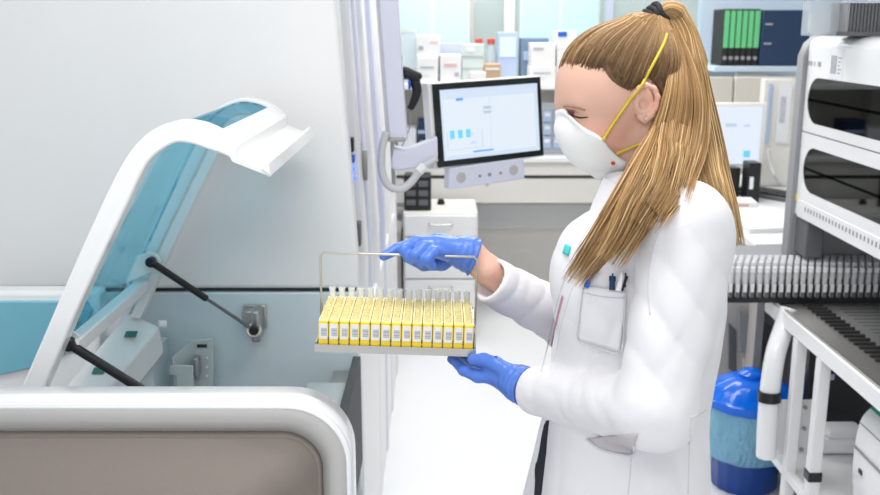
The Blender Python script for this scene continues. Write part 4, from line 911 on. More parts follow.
def surfnet(f, xs, ys, zs):
    X, Y, Z = np.meshgrid(xs, ys, zs, indexing='ij'); V = f((X, Y, Z)).astype(np.float32)
    nx, ny, nz = V.shape; acc = np.zeros((nx - 1, ny - 1, nz - 1, 4), np.float32); quads = []
    cid = lambda i, j, k: (i * (ny - 1) + j) * (nz - 1) + k
    for ax in range(3):
        s0 = [slice(None)] * 3; s1 = [slice(None)] * 3; s0[ax] = slice(0, -1); s1[ax] = slice(1, None); s0 = tuple(s0); s1 = tuple(s1)
        a = V[s0]; b = V[s1]; m = (a < 0) != (b < 0); t = np.where(m, a / np.where(m, a - b, 1), 0)
        pos = np.stack([X[s0] + t * (X[s1] - X[s0]), Y[s0] + t * (Y[s1] - Y[s0]), Z[s0] + t * (Z[s1] - Z[s0]), np.ones_like(t)], -1) * m[..., None]
        o1, o2 = [q for q in range(3) if q != ax]; dims = [nx, ny, nz]
        for u in (0, 1):
            for v in (0, 1):
                sl_ = [slice(None)] * 3; sl_[o1] = slice(u, dims[o1] - 1 + u); sl_[o2] = slice(v, dims[o2] - 1 + v)
                acc += pos[tuple(sl_)]
        I = np.argwhere(m); I = I[(I[:, o1] > 0) & (I[:, o1] < dims[o1] - 1) & (I[:, o2] > 0) & (I[:, o2] < dims[o2] - 1)]
        flip = (a[tuple(I.T)] < 0)
        if ax == 1: flip = ~flip
        c = []
        for (u, v) in ((1, 1), (0, 1), (0, 0), (1, 0)):
            J = I.copy(); J[:, o1] -= u; J[:, o2] -= v; c.append(cid(J[:, 0], J[:, 1], J[:, 2]))
        Q = np.stack(c, 1); Q[~flip] = Q[~flip][:, ::-1]; quads.append(Q)
        del pos
    Q = np.concatenate(quads); A = acc.reshape(-1, 4); used = A[:, 3] > 0; idx = np.cumsum(used) - 1
    return A[used, :3] / A[used, 3:4], idx[Q]
def sdfobj(name, f, xs, ys, zs, m, parent, color=None, smooth_it=0):
    Vv, Q = surfnet(f, xs, ys, zs); L = rootloc(parent)
    me = bpy.data.meshes.new(name); n = len(Vv); me.vertices.add(n); me.vertices.foreach_set('co', (Vv - V3(L)).astype(np.float32).ravel())
    me.loops.add(len(Q) * 4); me.loops.foreach_set('vertex_index', Q.astype(np.int32).ravel()); me.polygons.add(len(Q)); me.polygons.foreach_set('loop_start', np.arange(0, len(Q) * 4, 4, dtype=np.int32))
    try: me.polygons.foreach_set('loop_total', np.full(len(Q), 4, dtype=np.int32))
    except Exception: pass
    me.update(calc_edges=True); me.polygons.foreach_set('use_smooth', np.ones(len(Q), dtype=bool)); me.materials.append(m)
    if color is not None:
        ca = me.color_attributes.new('tint', 'FLOAT_COLOR', 'POINT'); C = color((Vv[:, 0], Vv[:, 1], Vv[:, 2])); ca.data.foreach_set('color', np.concatenate([C, np.ones((n, 1))], 1).astype(np.float32).ravel())
    o = bpy.data.objects.new(name, me); COL.objects.link(o); o.parent = parent
    if smooth_it:
        s = o.modifiers.new('smooth', 'SMOOTH'); s.iterations = smooth_it; s.factor = .5
    return o
def sval(f, p): return float(f((np.array([p[0]], np.float32), np.array([p[1]], np.float32), np.array([p[2]], np.float32)))[0])
def hit(px, py, f, t0=.9, t1=2.2, off=0.0):
    d = ray(px, py); o = Vector((0, 0, CAMZ)); d = d / d.y; ts = np.linspace(t0, t1, 900, dtype=np.float32)
    v = f((o[0] + d[0] * ts, o[1] + d[1] * ts, o[2] + d[2] * ts)); k = np.argmax(v < off)
    if not (v < off).any(): return None
    a, b = ts[max(k - 1, 0)], ts[k]; va, vb = v[max(k - 1, 0)], v[k]; t = a + (b - a) * (va - off) / (va - vb + 1e-9); return o + d * float(t)
def noise3(P, s, seed=0):
    x, y, z = P[0] * s, P[1] * s, P[2] * s; a = np.sin(x * 1.7 + 2.1 * np.sin(y * 1.3 + seed) + seed) ; b = np.sin(y * 1.9 + 1.7 * np.sin(z * 1.1 + 1.3 + seed)); c = np.sin(z * 1.5 + 1.9 * np.sin(x * 1.2 + 2.2 + seed)); return (a * b + b * c + c * a) / 3

# ---- frames
th = math.radians(15)
HO = at(645, 106, 1.40)                         # point on the ear-to-ear axis (mid head)
fA = Vector((-math.cos(th), 0, -math.sin(th))); uA = Vector((-math.sin(th), 0, math.cos(th))); sA = Vector((0, -1, 0))
AX = (fA, uA, sA)
def H(f, u, s=0.0): return HO + fA * f + uA * u + sA * s
def Hq(P):
    q = [P[i] - float(HO[i]) for i in range(3)]; return [sum(q[j] * float(ax[j]) for j in range(3)) for ax in AX]
def hell(q, c, s): return ell(q, c, s)
# neck / shoulders
NB = at(664, 196, 1.41); SHn = at(681, 214, 1.24); SHf = at(636, 212, 1.585)
ELn = at(654, 412, 1.175); WRn = at(536, 391, 1.405)
ELf = at(574, 326, 1.70); WRf = at(487, 270, 1.615)
def head_sdf(P):
    q = Hq(P); qs = [q[0], q[1], np.abs(q[2])]
    d = ell(q, (.030, .043, 0), (.092, .082, .073))
    d = smin(d, ell(q, (-.022, .030, 0), (.054, .062, .062)), .03)
    d = smin(d, ell(q, (.060, .010, 0), (.052, .066, .056)), .03)      # mid face
    d = smin(d, ell(q, (.044, -.040, 0), (.048, .042, .045)), .03)     # jaw
    d = smin(d, cone(qs, (.008, -.034, .048), (.070, -.068, .014), .015, .015), .022)  # jaw line
    d = smin(d, ell(q, (.080, -.070, 0), (.016, .016, .018)), .02)     # chin
    d = smin(d, cone(q, (.100, .032, 0), (.109, .032, 0), .013, .011), .02)  # brow ridge mid
    d = smin(d, cone(qs, (.1045, .034, .010), (.091, .033, .043), .0075, .007), .014)
    d = smax(d, -ell(qs, (.116, .012, .031), (.020, .014, .019)), .014) # eye socket
    d = smin(d, ell(qs, (.096, .010, .031), (.0145, .0135, .0150)), .004) # eyeball + lid
    d = smin(d, cone(q, (.108, .020, 0), (.118, -.020, 0), .006, .009), .010) # nose
    d = smin(d, ell(qs, (.078, -.018, .036), (.026, .024, .022)), .02)  # cheek
    # neck
    d = smin(d, cone(P, H(-.012, -.020), NB - Vector((0, 0, .02)), .054, .060), .026)
    # ear
    # local ear frame: centre (.010,.012), tilted slightly back
    ef = qs[0] - .013; eu = qs[1] - .015; ct, st_ = math.cos(.12), math.sin(.12); ef, eu = ef * ct + eu * st_, -ef * st_ + eu * ct
    es = qs[2] + ef * .30; pe = (ef, eu, es)
    e = ell(pe, (.002, .0, .074), (.0145, .0225, .0065))
    e = smin(e, cone(pe, (.006, -.004, .066), (.004, -.004, .072), .012, .011), .005)
    E = [(.0120, .002, .076), (.0130, .012, .079), (.0070, .0215, .0810), (-.003, .0240, .0825), (-.012, .0185, .0835), (-.0155, .006, .083), (-.0125, -.008, .0810), (-.006, -.018, .0775), (.002, -.0235, .0755), (.0075, -.0200, .0745)]
    e = smin(e, chain(pe, E, [.0026, .0030, .0034, .0036, .0036, .0036, .0036, .0050, .0056, .0045], .002), .0025)
    e = smax(e, -ell(pe, (.003, -.002, .083), (.0070, .0095, .0085)), .0025)
    e = smax(e, -ell(pe, (-.001, .0135, .085), (.0085, .0055, .0065)), .0025)
    e = smin(e, ell(pe, (.0120, -.004, .077), (.0035, .0055, .0035)), .002)
    d = smin(d, e, .003)
    return d
def lerp(a, b, t): return a + (b - a) * t
# torso cross sections: z, (front px, back px measured at depth Yc), centre Y, half side width
TS = []
def ts(py, pf, pb, Yc, b, rot=.20):
    pa = at(pf, py, Yc); pc = at(pb, py, Yc); TS.append(((pa.z), (pa.x + pc.x) / 2, Yc, (pc.x - pa.x) / 2, b, rot))
def torso_sdf(P, grow=0.0):
    zs_ = np.array([t[0] for t in TS][::-1], np.float32); g = lambda k: np.interp(P[2], zs_, np.array([t[k] for t in TS][::-1], np.float32)).astype(np.float32)
    cx, cy, a, b = g(1), g(2), g(3) + grow, g(4) + grow; ang = .20
    x = P[0] - cx; y = P[1] - cy; xr = x * math.cos(ang) - y * math.sin(ang); yr = x * math.sin(ang) + y * math.cos(ang)
    n = (np.abs(xr / a) ** 2.3 + np.abs(yr / b) ** 2.3) ** (1 / 2.3); d = (n - 1) * np.minimum(a, b) * .85
    top = TS[0][0] + grow; bot = TS[-1][0]
    return smax(smax(d, P[2] - top, .03), bot - P[2], .01)
ts(188, 626, 700, 1.41, .075)
ts(200, 608, 704, 1.41, .125)
ts(222, 594, 716, 1.41, .160)
ts(250, 580, 722, 1.42, .175)
ts(300, 562, 722, 1.42, .178)
ts(350, 553, 716, 1.43, .172)
ts(400, 553, 708, 1.43, .170)
ts(450, 550, 706, 1.43, .185)
ts(495, 545, 706, 1.43, .198)
zl = TS[-1]
TS.append((.86, zl[1] + .002, 1.43, zl[3] + .012, .212, .2)); TS.append((.56, zl[1] + .004, 1.43, zl[3] + .03, .225, .2))
ZT = [t[0] for t in TS]
def along(P, a, b):
    a = V3(a); b = V3(b); d = b - a; L = float(np.sqrt((d * d).sum())); q = [P[i] - a[i] for i in range(3)]
    return (q[0] * d[0] + q[1] * d[1] + q[2] * d[2]) / L / L
dn_ = (ELn - SHn).normalized(); df_ = (WRn - ELn).normalized()
CUn = at(538, 390, 1.40); CUf = at(494, 282, 1.60)
def coat_sdf(P, plain=False):
    d = torso_sdf(P)
    # shoulder yoke
    sh = cone(P, at(668, 192, 1.40), SHn + Vector((0, 0, -.015)), .052, .054); d = smin(d, sh, .04)
    d = smin(d, cone(P, at(650, 195, 1.44), SHf + Vector((0, 0, -.015)), .052, .054), .04)
    # breast fullness
    d = smin(d, ell(P, at(593, 274, 1.36), (.060, .075, .085)), .05)
    d = smin(d, ell(P, at(602, 278, 1.49), (.050, .060, .070)), .05)
    # near arm
    tA = np.clip(along(P, SHn, ELn), 0, 1); tB = np.clip(along(P, ELn, CUn), 0, 1)
    ua = cone(P, SHn + Vector((.010, 0, -.012)), ELn, .056, .051); ua = smin(ua, cone(P, at(700, 245, 1.25), at(690, 330, 1.24), .040, .040), .04); fa_ = cone(P, ELn, CUn, .050, .037)
    if not plain:
        cr = lambda v: np.abs(np.sin(v)) ** .55 - .65       # sharp valleys, rounded ridges
        nn = noise3(P, 10, 2)
        ua = ua - .0030 * cr(tA * 7 + (P[0] - float(SHn.x)) * 34 + 1.9 * nn + (P[1]) * 8) * np.clip(tA * 1.2, .1, 1) - .0010 * noise3((P[0], P[1], P[2] * .6), 45, 8)
        fa_ = fa_ - .0034 * cr(tB * 13 + P[2] * 30 + 1.8 * noise3(P, 14, 5)) * np.clip(1.15 - tB * .7, .25, 1) - .0016 * cr(tB * 16 - P[2] * 60 + 2 * noise3(P, 22, 3))
    arm_ = smin(ua, fa_, .022)
    d = smin(d, arm_, .012)
    # far arm
    tC = np.clip(along(P, ELf, CUf), 0, 1)
    fb_ = cone(P, ELf, CUf, .050, .040)
    if not plain: fb_ = fb_ - .0040 * cr(tC * 9 + P[2] * 22 + 1.5 * noise3(P, 12, 7))
    d = smin(d, smin(cone(P, SHf + Vector((0, 0, -.015)), ELf, .057, .052), fb_, .022), .012)
    # sleeve ends hollow
    for (E_, C_, r_) in ((ELn, CUn, .026), (ELf, CUf, .030)):
        dr = (C_ - E_).normalized(); d = smax(d, -cone(P, C_ + dr * .0 - dr * .012, C_ + dr * .09, r_, r_ + .012), .003)
        # flat cut of the capsule end
        pl_ = (P[0] - float(C_.x)) * dr.x + (P[1] - float(C_.y)) * dr.y + (P[2] - float(C_.z)) * dr.z
        near = cone(P, C_, C_ + dr * .05, .075, .075); d = np.where(near < 0, np.maximum(d, pl_ - .012), d)
    # neck opening
    d = smax(d, -cone(P, at(648, 205, 1.41), at(640, 150, 1.41), .057, .085), .006)
    d = smax(d, -cone(P, at(606, 236, 1.44), at(618, 165, 1.44), .012, .060), .008)
    # front split low down
    sx, sy = 541, 405
    if not plain:
        # placket groove down the front
        fold = .0024 * noise3(P, 9, 1) - .0030 * (np.abs(noise3((P[0], P[1], P[2] * .5), 17, 4)) ** .5 - .4)
        drape = -.0055 * (np.abs(np.sin(P[1] * 15 + P[0] * 19 + P[2] * 2.5 + 1.2 * noise3(P, 5, 3))) ** .6 - .6) * np.clip((1.14 - P[2]) * 7, 0, 1)
        d = d + fold + drape
        A_ = at(640, 300, 1.25); q = (P[0] - float(A_.x)) * .75 + (P[2] - float(A_.z)) * .66
        d = d - .0045 * (np.abs(np.sin(q * 62 + 1.4 * noise3(P, 8, 9))) ** .6 - .6) * np.exp(-((P[0] - float(A_.x)) ** 2 + (P[2] - float(A_.z)) ** 2) / .012)
        B_ = at(600, 330, 1.30); q = (P[0] - float(B_.x)) * .9 - (P[2] - float(B_.z)) * .3
        d = d - .0040 * (np.abs(np.sin(q * 48 + 1.5 * noise3(P, 7, 6))) ** .6 - .6) * np.exp(-((P[0] - float(B_.x)) ** 2 + (P[2] - float(B_.z)) ** 2) / .008)
    return d
lpx = at(545, 430, 1.36)
def split_sdf(P): # wedge opening of the lower coat front, widening downwards
    zt0 = at(541, 408, 1.36).z; w_ = np.clip((zt0 - P[2]) * .055 + .001, .0, .030)
    cx = at(545, 450, 1.34).x + (P[2] - at(545, 450, 1.34).z) * .08
    xs_ = (P[0] - cx) ; ys_ = P[1] - 1.315
    return np.maximum(np.maximum(np.abs(ys_ + xs_ * .0) - w_, P[2] - zt0), xs_ - .07)
def coat(P): return coat_sdf(P)
person = thing('person', 'woman with blonde ponytail in white lab coat, mask and blue gloves holding the tube rack', 'person', (float(NB.x), 1.42, 0))

# ---- hands (built as fingers + palm, worn inside gloves)
def hand_up(P, g=0.0): # far hand holding the wire handle
    yh = 1.575
    w = at(487, 268, 1.625); w2 = at(468, 254, 1.618)
    d = cone(P, w, w2, .027 + g, .028 + g)
    pal = smin(cone(P, w2, at(437, 246, 1.600), .026 + g, .019 + g), cone(P, at(468, 253, 1.635), at(438, 243, 1.640), .023 + g, .018 + g), .01)
    d = smin(d, pal, .02)
    fs_ = [
        ([(440, 241, 1.635), (414, 243, 1.635), (397, 249, 1.615), (384, 256, 1.598)], [.0125, .0108, .0098, .0085]),
        ([(440, 243, 1.610), (416, 242, 1.592), (404, 250, 1.568), (410, 259, 1.562)], [.0128, .0112, .0098, .0088]),
        ([(440, 248, 1.598), (424, 247, 1.572), (415, 255, 1.556), (421, 263, 1.560)], [.0125, .0108, .0096, .0086]),
        ([(444, 254, 1.592), (434, 252, 1.566), (427, 259, 1.556), (432, 266, 1.562)], [.0115, .0098, .0088, .0080]),
        ([(462, 252, 1.634), (442, 264, 1.630), (424, 265, 1.618), (408, 258, 1.603)], [.0140, .0120, .0105, .0090])]
    for pts, rs in fs_: d = smin(d, chain(P, [at(*p) for p in pts], [r + g for r in rs], .004), .0050)
    return d
def hand_low(P, g=0.0): # near hand under the tray corner
    w = at(541, 393, 1.405); w2 = at(522, 385, 1.425)
    d = cone(P, w, w2, .025 + g, .026 + g)
    d = smin(d, cone(P, w2, at(493, 372, 1.475), .026 + g, .019 + g), .02)
    d = smin(d, cone(P, at(520, 384, 1.445), at(497, 374, 1.505), .022 + g, .017 + g), .02)
    zt_ = float(rk(RW, 0, -.009).z)
    fs_ = [
        ([(498, 377, 1.458), (478, 376, 1.478), (464, 370, 1.500), (456, 362, 1.518)], [.0125, .0112, .0100, .0086]),
        ([(496, 373, 1.480), (474, 369, 1.505), (460, 364, 1.530), (452, 359, 1.550)], [.0125, .0112, .0100, .0086]),
        ([(497, 372, 1.500), (478, 366, 1.530), (464, 361, 1.556), (456, 357, 1.575)], [.0120, .0108, .0096, .0084]),
        ([(500, 372, 1.515), (486, 367, 1.545), (475, 362, 1.568), (468, 358, 1.584)], [.0110, .0096, .0086, .0076]),
        ([(514, 376, 1.428), (496, 364, 1.452), (484, 359.5, 1.470), (473, 359.5, 1.482)], [.0150, .0118, .0104, .0092])]
    for pts, rs in fs_: d = smin(d, chain(P, [at(*p) for p in pts], [r + g for r in rs], .004), .0050)
    return d
def legs_sdf(P):
    hx = float(TS[-3][1]); d = None
    for s_ in (-1, 1):
        hp = Vector((hx - .0, 1.43 + s_ * .085, .92)); kn = Vector((hx - .03 + .02 * s_, 1.43 + s_ * .09, .50)); an_ = Vector((hx + .02 + .03 * s_, 1.43 + s_ * .09, .09))
        l_ = smin(cone(P, hp, kn, .088, .060), cone(P, kn, an_, .060, .042), .02); d = l_ if d is None else smin(d, l_, .03)
    return d
def body_sdf(P):
    d = head_sdf(P)
    d = smin(d, torso_sdf(P, -.022), .02)
    d = smin(d, cone(P, SHn + Vector((.006, 0, -.02)), ELn, .040, .036), .02); d = smin(d, cone(P, ELn, WRn, .036, .023), .02)
    d = smin(d, cone(P, SHf + Vector((0, 0, -.02)), ELf, .040, .036), .02); d = smin(d, cone(P, ELf, WRf, .037, .0265), .02)
    d = smin(d, hand_up(P, -.0025), .01); d = smin(d, hand_low(P, -.0025), .01)
    d = smin(d, legs_sdf(P) + .012, .03)
    return d
skin = mat('skin', (.80, .52, .42), .5, sub=.12, vcol='tint')
def skincol(P):
    q = Hq(P); n = len(P[0]); C = np.tile(np.array([.74, .45, .345]), (n, 1))
    def blend(c, w): 
        nonlocal C; w = np.clip(w, 0, 1)[:, None]; C = C * (1 - w) + np.array(c) * w
    g_ = lambda c, r: np.exp(-(((q[0] - c[0]) ** 2 + (q[1] - c[1]) ** 2 + (np.abs(q[2]) - c[2]) ** 2) / r ** 2))
    blend((.80, .34, .26), .55 * g_((.075, -.020, .05), .028)); blend((.78, .33, .25), .6 * g_((-.012, .005, .085), .022)); blend((.55, .30, .24), .4 * g_((.103, .016, .038), .014))
    return C
HX, HY, HZ = HO.x, HO.y, HO.z
xs = lin([(-.16, HX - .15, .006), (HX - .15, HX + .10, .0022), (HX + .10, .58, .008)]); ys = lin([(1.06, HY - .10, .008), (HY - .10, HY + .10, .0028), (HY + .10, 1.86, .006)])
zs = lin([(.06, .90, .02), (.90, HZ - .15, .007), (HZ - .15, HZ + .16, .0022)])
body = sdfobj('body', body_sdf, xs, ys, zs, skin, person, skincol)
# ---- trousers, shoes
trm = mat('black_trouser_cloth', (.02, .022, .03), .8, bump=.2, bscale=200)
def tro(P): return np.maximum(smin(np.maximum(legs_sdf(P) - .004, P[2] - .95), chain(P, [at(549, 425, 1.47), at(545, 470, 1.47), at(545, 520, 1.47), at(556, 640, 1.47)], [.010, .016, .022, .030], .01), .01), P[2] - 1.10)
sdfobj('trousers', tro, lin([(.0, .50, .008)]), lin([(1.2, 1.66, .008)]), lin([(.07, 1.12, .010)]), trm, person)
hx = float(TS[-3][1])
for s_ in (-1, 1):
    ax_, ay_ = hx + .02 + .03 * s_, 1.43 + s_ * .09
    sdfobj('shoe', lambda P, a=ax_, b=ay_: np.maximum(smin(cone(P, (a, b, .07), (a + .0, b, .045), .045, .042), cone(P, (a, b, .035), (a - .16, b, .026), .042, .036), .03), .001 - P[2]), lin([(ax_ - .22, ax_ + .07, .006)]), lin([(ay_ - .06, ay_ + .06, .006)]), lin([(-.01, .13, .006)]), M['white'], person)
# ---- coat
coatm = mat('white_cotton_coat', (.79, .775, .80), .85, bump=.10, bscale=55)
coatm.node_tree.nodes['Principled BSDF'].inputs['Sheen Weight'].default_value = .1
def coat_full(P): return coat(P)
cxs = lin([(.04, .50, .0045)]); cys = lin([(1.06, 1.82, .0050)]); czs = lin([(.52, .95, .012), (.95, 1.46, .0045)])
coat_o = sdfobj('lab_coat', coat_full, cxs, cys, czs, coatm, person)
# ---- gloves
glm = mat('blue_nitrile', (.085, .20, .66), .38, coat=.1, bump=.25, bscale=90)
def wr(P, a, b, amp=.0014, fr=420): # wrist wrinkles
    t = np.clip(along(P, a, b), -1, 2); return amp * (np.sin(t * 34 + 3.2 * noise3(P, 55, 1)) * .5 + noise3(P, 150, 3)) * np.clip(t * 1.4, 0, 1) * .7
gU0, gU1 = at(445, 246, 1.62), at(478, 259, 1.620)
def glove_up(P):
    d = hand_up(P) + wr(P, gU0, gU1, .0016); dr = (gU1 - gU0).normalized(); c = at(475, 258, 1.62)
    pl_ = (P[0] - c.x) * dr.x + (P[1] - c.y) * dr.y + (P[2] - c.z) * dr.z
    d = d - .0016 * np.clip((pl_ + .006) / .004, 0, 1)
    return np.maximum(d, pl_)
gL0, gL1 = at(500, 375, 1.46), at(530, 388, 1.415)
def glove_low(P):
    d = hand_low(P) + wr(P, gL0, gL1, .0016); dr = (gL1 - gL0).normalized(); c = at(527, 386.5, 1.42)
    pl_ = (P[0] - c.x) * dr.x + (P[1] - c.y) * dr.y + (P[2] - c.z) * dr.z
    d = d - .0016 * np.clip((pl_ + .006) / .004, 0, 1)
    return np.maximum(d, pl_)
def bbx(pts, m): 
    a = [min(p[i] for p in pts) - m for i in range(3)]; b = [max(p[i] for p in pts) + m for i in range(3)]; return a, b
a, b = bbx([at(382, 256, 1.6), at(480, 262, 1.59), at(440, 240, 1.53), at(440, 262, 1.66)], .045)
sdfobj('glove', glove_up, lin([(a[0], b[0], .0018)]), lin([(a[1], b[1], .0020)]), lin([(a[2], b[2], .0018)]), glm, person)['label'] = 'blue nitrile glove on the hand gripping the wire handle'
a, b = bbx([at(452, 358, 1.59), at(535, 392, 1.40), at(456, 357, 1.575)], .04)
sdfobj('glove', glove_low, lin([(a[0], b[0], .0018)]), lin([(a[1], b[1], .0020)]), lin([(a[2], b[2], .0018)]), glm, person)['label'] = 'blue nitrile glove on the hand under the tray'
# ---- mask
maskm = mat('white_mask_felt', (.90, .895, .88), .9, bump=.15, bscale=250)
mn = (Vector((.81, -.58))).normalized()
def mask_sdf(P):
    q = Hq(P); cf, cu = .0795, -.0245
    a_ = (q[0] - cf) * .81 + (q[1] - cu) * -.58; b_ = (q[0] - cf) * .58 + (q[1] - cu) * .81
    e = ell((a_, b_, q[2]), (-.002, 0, 0), (.054, .064, .056))
    e = smin(e, ell((a_, b_, q[2]), (.004, .040, 0), (.030, .020, .020)), .012)
    e = e + .0008 * np.sin(np.sqrt(b_ ** 2 + q[2] ** 2) * 500) * 0
    e = smax(e, -(a_ - .004 + .35 * np.abs(q[2]) * 0 - .10 * b_ * 0), .002)
    e = smin(e, smax(ell((a_, b_, q[2]), (.004, 0, 0), (.010, .070, .060)), np.abs(a_ - .004) - .0015, .001), .003)
    wav = .0035 * np.sin(b_ * 95 + 1.0) + .15 * np.abs(q[2]) * 0
    sh = smax(smax(head_sdf(P) - .0032, -(a_ - .001 + wav), .001), ell((a_, b_, q[2]), (.0, 0, 0), (.06, .070, .066)), .002)
    return smin(e, sh, .005)
mq = lin([(HX - .17, HX - .02, .0022)]); my = lin([(HY - .075, HY + .075, .0022)]); mz = lin([(HZ - .135, HZ + .03, .0022)])
msk = sdfobj('face_mask', mask_sdf, mq, my, mz, maskm, person)
p = hit(613, 163, mask_sdf)
if p: obj('red_print', MB().tube([p + Vector((0, -.0015, 0)), p], .0032, 12), M['red'], msk)
def face_sdf(P): return np.minimum(head_sdf(P), mask_sdf(P))

fo = [(546, 402), (540, 425), (533, 455), (524, 490), (515, 530), (505, 580), (498, 640)]; fi = [(560, 402), (556, 425), (552, 455), (549, 490), (548, 530), (548, 580), (550, 640)]
GR = [[at(a_[0] + (b_[0] - a_[0]) * k / 6, a_[1] + (b_[1] - a_[1]) * k / 6, 1.50 + .035 * (1 - k / 6) + .006 * math.sin(k * 1.5)) for k in range(7)] for a_, b_ in zip(fo, fi)]
obj('coat_flap', MB().grid(GR), coatm, coat_o, smooth=True, solid=.005, fix=False)
# ---- hair
TIE = at(657, 19, 1.40)
def cap_sdf(P):
    q = Hq(P); d = ell(q, (.0270, .0405, 0), (.1000, .0885, .0800)); d = smin(d, ell(q, (-.020, .020, 0), (.054, .074, .066)), .03)
    d = smin(d, cone(P, H(-.030, .105), TIE, .030, .013), .03); return d
# hairline: side view lower limit of the hair, u as function of f  (near temple / ear)
HLf = [-.12, -.050, -.016, -.010, .000, .012, .022, .033, .045, .052, .058, .085, .105, .13]
HLu = [-.065, -.055, -.020, .020, .040, .042, .030, .032, .041, .050, .066, .073, .076, .077]
def hairline(f): return np.interp(f, HLf, HLu)
def hair_sdf(P):
    q = Hq(P); d = cap_sdf(P) ; hl = hairline(q[0])
    d = d + .0075 * np.exp(-np.clip(q[1] - hl, 0, 1) / .016)
    return smax(d + .0012, hl + .003 + .007 * np.clip((q[0] - .06) / .03, 0, 1) - q[1], .004)
hairm = mat('blonde_hair', (.42, .26, .13), .42, vcol='tint', spec=.35)
hm = hairm.node_tree.nodes['Principled BSDF']; hm.inputs['Anisotropic'].default_value = .4
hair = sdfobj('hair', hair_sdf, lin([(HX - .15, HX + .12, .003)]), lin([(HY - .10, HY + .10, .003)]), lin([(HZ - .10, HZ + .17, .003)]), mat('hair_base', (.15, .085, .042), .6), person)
rnd = random.Random(11)
class Strands:
    def __init__(s): s.v = []; s.f = []; s.c = []
    def add(s, path, r, col, n=3):
        m = len(path); b0 = len(s.v); up = None
        for i in range(m):
            t = (path[min(i + 1, m - 1)] - path[max(i - 1, 0)])
            if t.length < 1e-7: t = Vector((0, 0, 1))
            t.normalize(); 
            if up is None: up = t.orthogonal().normalized()
            a_ = up - t * up.dot(t); a_ = a_.normalized() if a_.length > 1e-6 else t.orthogonal().normalized(); up = a_; b_ = t.cross(a_)
            rr = r * (1 if i < m - 4 else (m - i) / 5.0) * (.35 if i == 0 else (.75 if i == 1 else 1))
            for k in range(n): q = 2 * PI * k / n; s.v.append(path[i] + (a_ * math.cos(q) + b_ * math.sin(q)) * rr); s.c.append(col[i] if isinstance(col, list) else col)
        for i in range(m - 1):
            for k in range(n): s.f.append((b0 + i * n + k, b0 + i * n + (k + 1) % n, b0 + (i + 1) * n + (k + 1) % n, b0 + (i + 1) * n + k))
    def build(s, name, parent):
        L = rootloc(parent); me = bpy.data.meshes.new(name); me.from_pydata([tuple(v - L) for v in s.v], [], s.f)
        ca = me.color_attributes.new('tint', 'FLOAT_COLOR', 'POINT'); ca.data.foreach_set('color', np.array([(*c, 1) for c in s.c], np.float32).ravel())
        me.polygons.foreach_set('use_smooth', np.ones(len(me.polygons), dtype=bool)); me.materials.append(hairm)
        o = bpy.data.objects.new(name, me); COL.objects.link(o); o.parent = parent; return o
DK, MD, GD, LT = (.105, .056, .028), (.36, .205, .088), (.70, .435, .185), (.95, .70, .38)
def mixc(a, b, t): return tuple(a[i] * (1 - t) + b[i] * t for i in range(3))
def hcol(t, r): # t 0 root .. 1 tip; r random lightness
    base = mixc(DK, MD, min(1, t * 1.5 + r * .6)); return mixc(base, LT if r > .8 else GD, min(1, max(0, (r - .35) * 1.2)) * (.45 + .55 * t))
CC = H(.012, .040)
def cap_radius(dirv):
    ts_ = np.linspace(.03, .17, 60, dtype=np.float32); P = (CC.x + dirv.x * ts_, CC.y + dirv.y * ts_, CC.z + dirv.z * ts_); v = cap_sdf(P); k = int(np.argmax(v > 0)); 
    k = max(k, 1); a_, b_ = ts_[k - 1], ts_[k]; return float(a_ + (b_ - a_) * (-v[k - 1]) / (v[k] - v[k - 1] + 1e-9))
# radius lookup table for speed
NTH, NPH = 60, 120
tab = np.zeros((NTH + 1, NPH), np.float32); ts_ = np.linspace(.03, .17, 90, dtype=np.float32)
for i in range(NTH + 1):
    a_ = PI * i / NTH; ph = np.arange(NPH) * 2 * PI / NPH
    dx, dy, dz_ = np.sin(a_) * np.cos(ph), np.sin(a_) * np.sin(ph), np.full(NPH, np.cos(a_))
    v = cap_sdf((CC.x + dx[:, None] * ts_, CC.y + dy[:, None] * ts_, CC.z + dz_[:, None] * ts_)); k = np.maximum(np.argmax(v > 0, axis=1), 1); r = np.arange(NPH)
    va, vb = v[r, k - 1], v[r, k]; tab[i] = ts_[k - 1] + (ts_[k] - ts_[k - 1]) * (-va) / (vb - va + 1e-9)
def capr(d):
    a_ = math.acos(max(-1, min(1, d.z))) / PI * NTH; p_ = (math.atan2(d.y, d.x) % (2 * PI)) / (2 * PI) * NPH; i = min(int(a_), NTH - 1); j = int(p_) % NPH; fa, fp = a_ - i, p_ - int(p_); j2 = (j + 1) % NPH
    return (tab[i, j] * (1 - fa) + tab[i + 1, j] * fa) * (1 - fp) + (tab[i, j2] * (1 - fa) + tab[i + 1, j2] * fa) * fp
st = Strands(); tdir = (TIE - CC).normalized()
def slerp(a_, b_, t):
    w_ = math.acos(max(-1, min(1, a_.dot(b_)))); 
    return a_ if w_ < 1e-4 else (a_ * math.sin((1 - t) * w_) + b_ * math.sin(t * w_)) / math.sin(w_)
nst = 4600
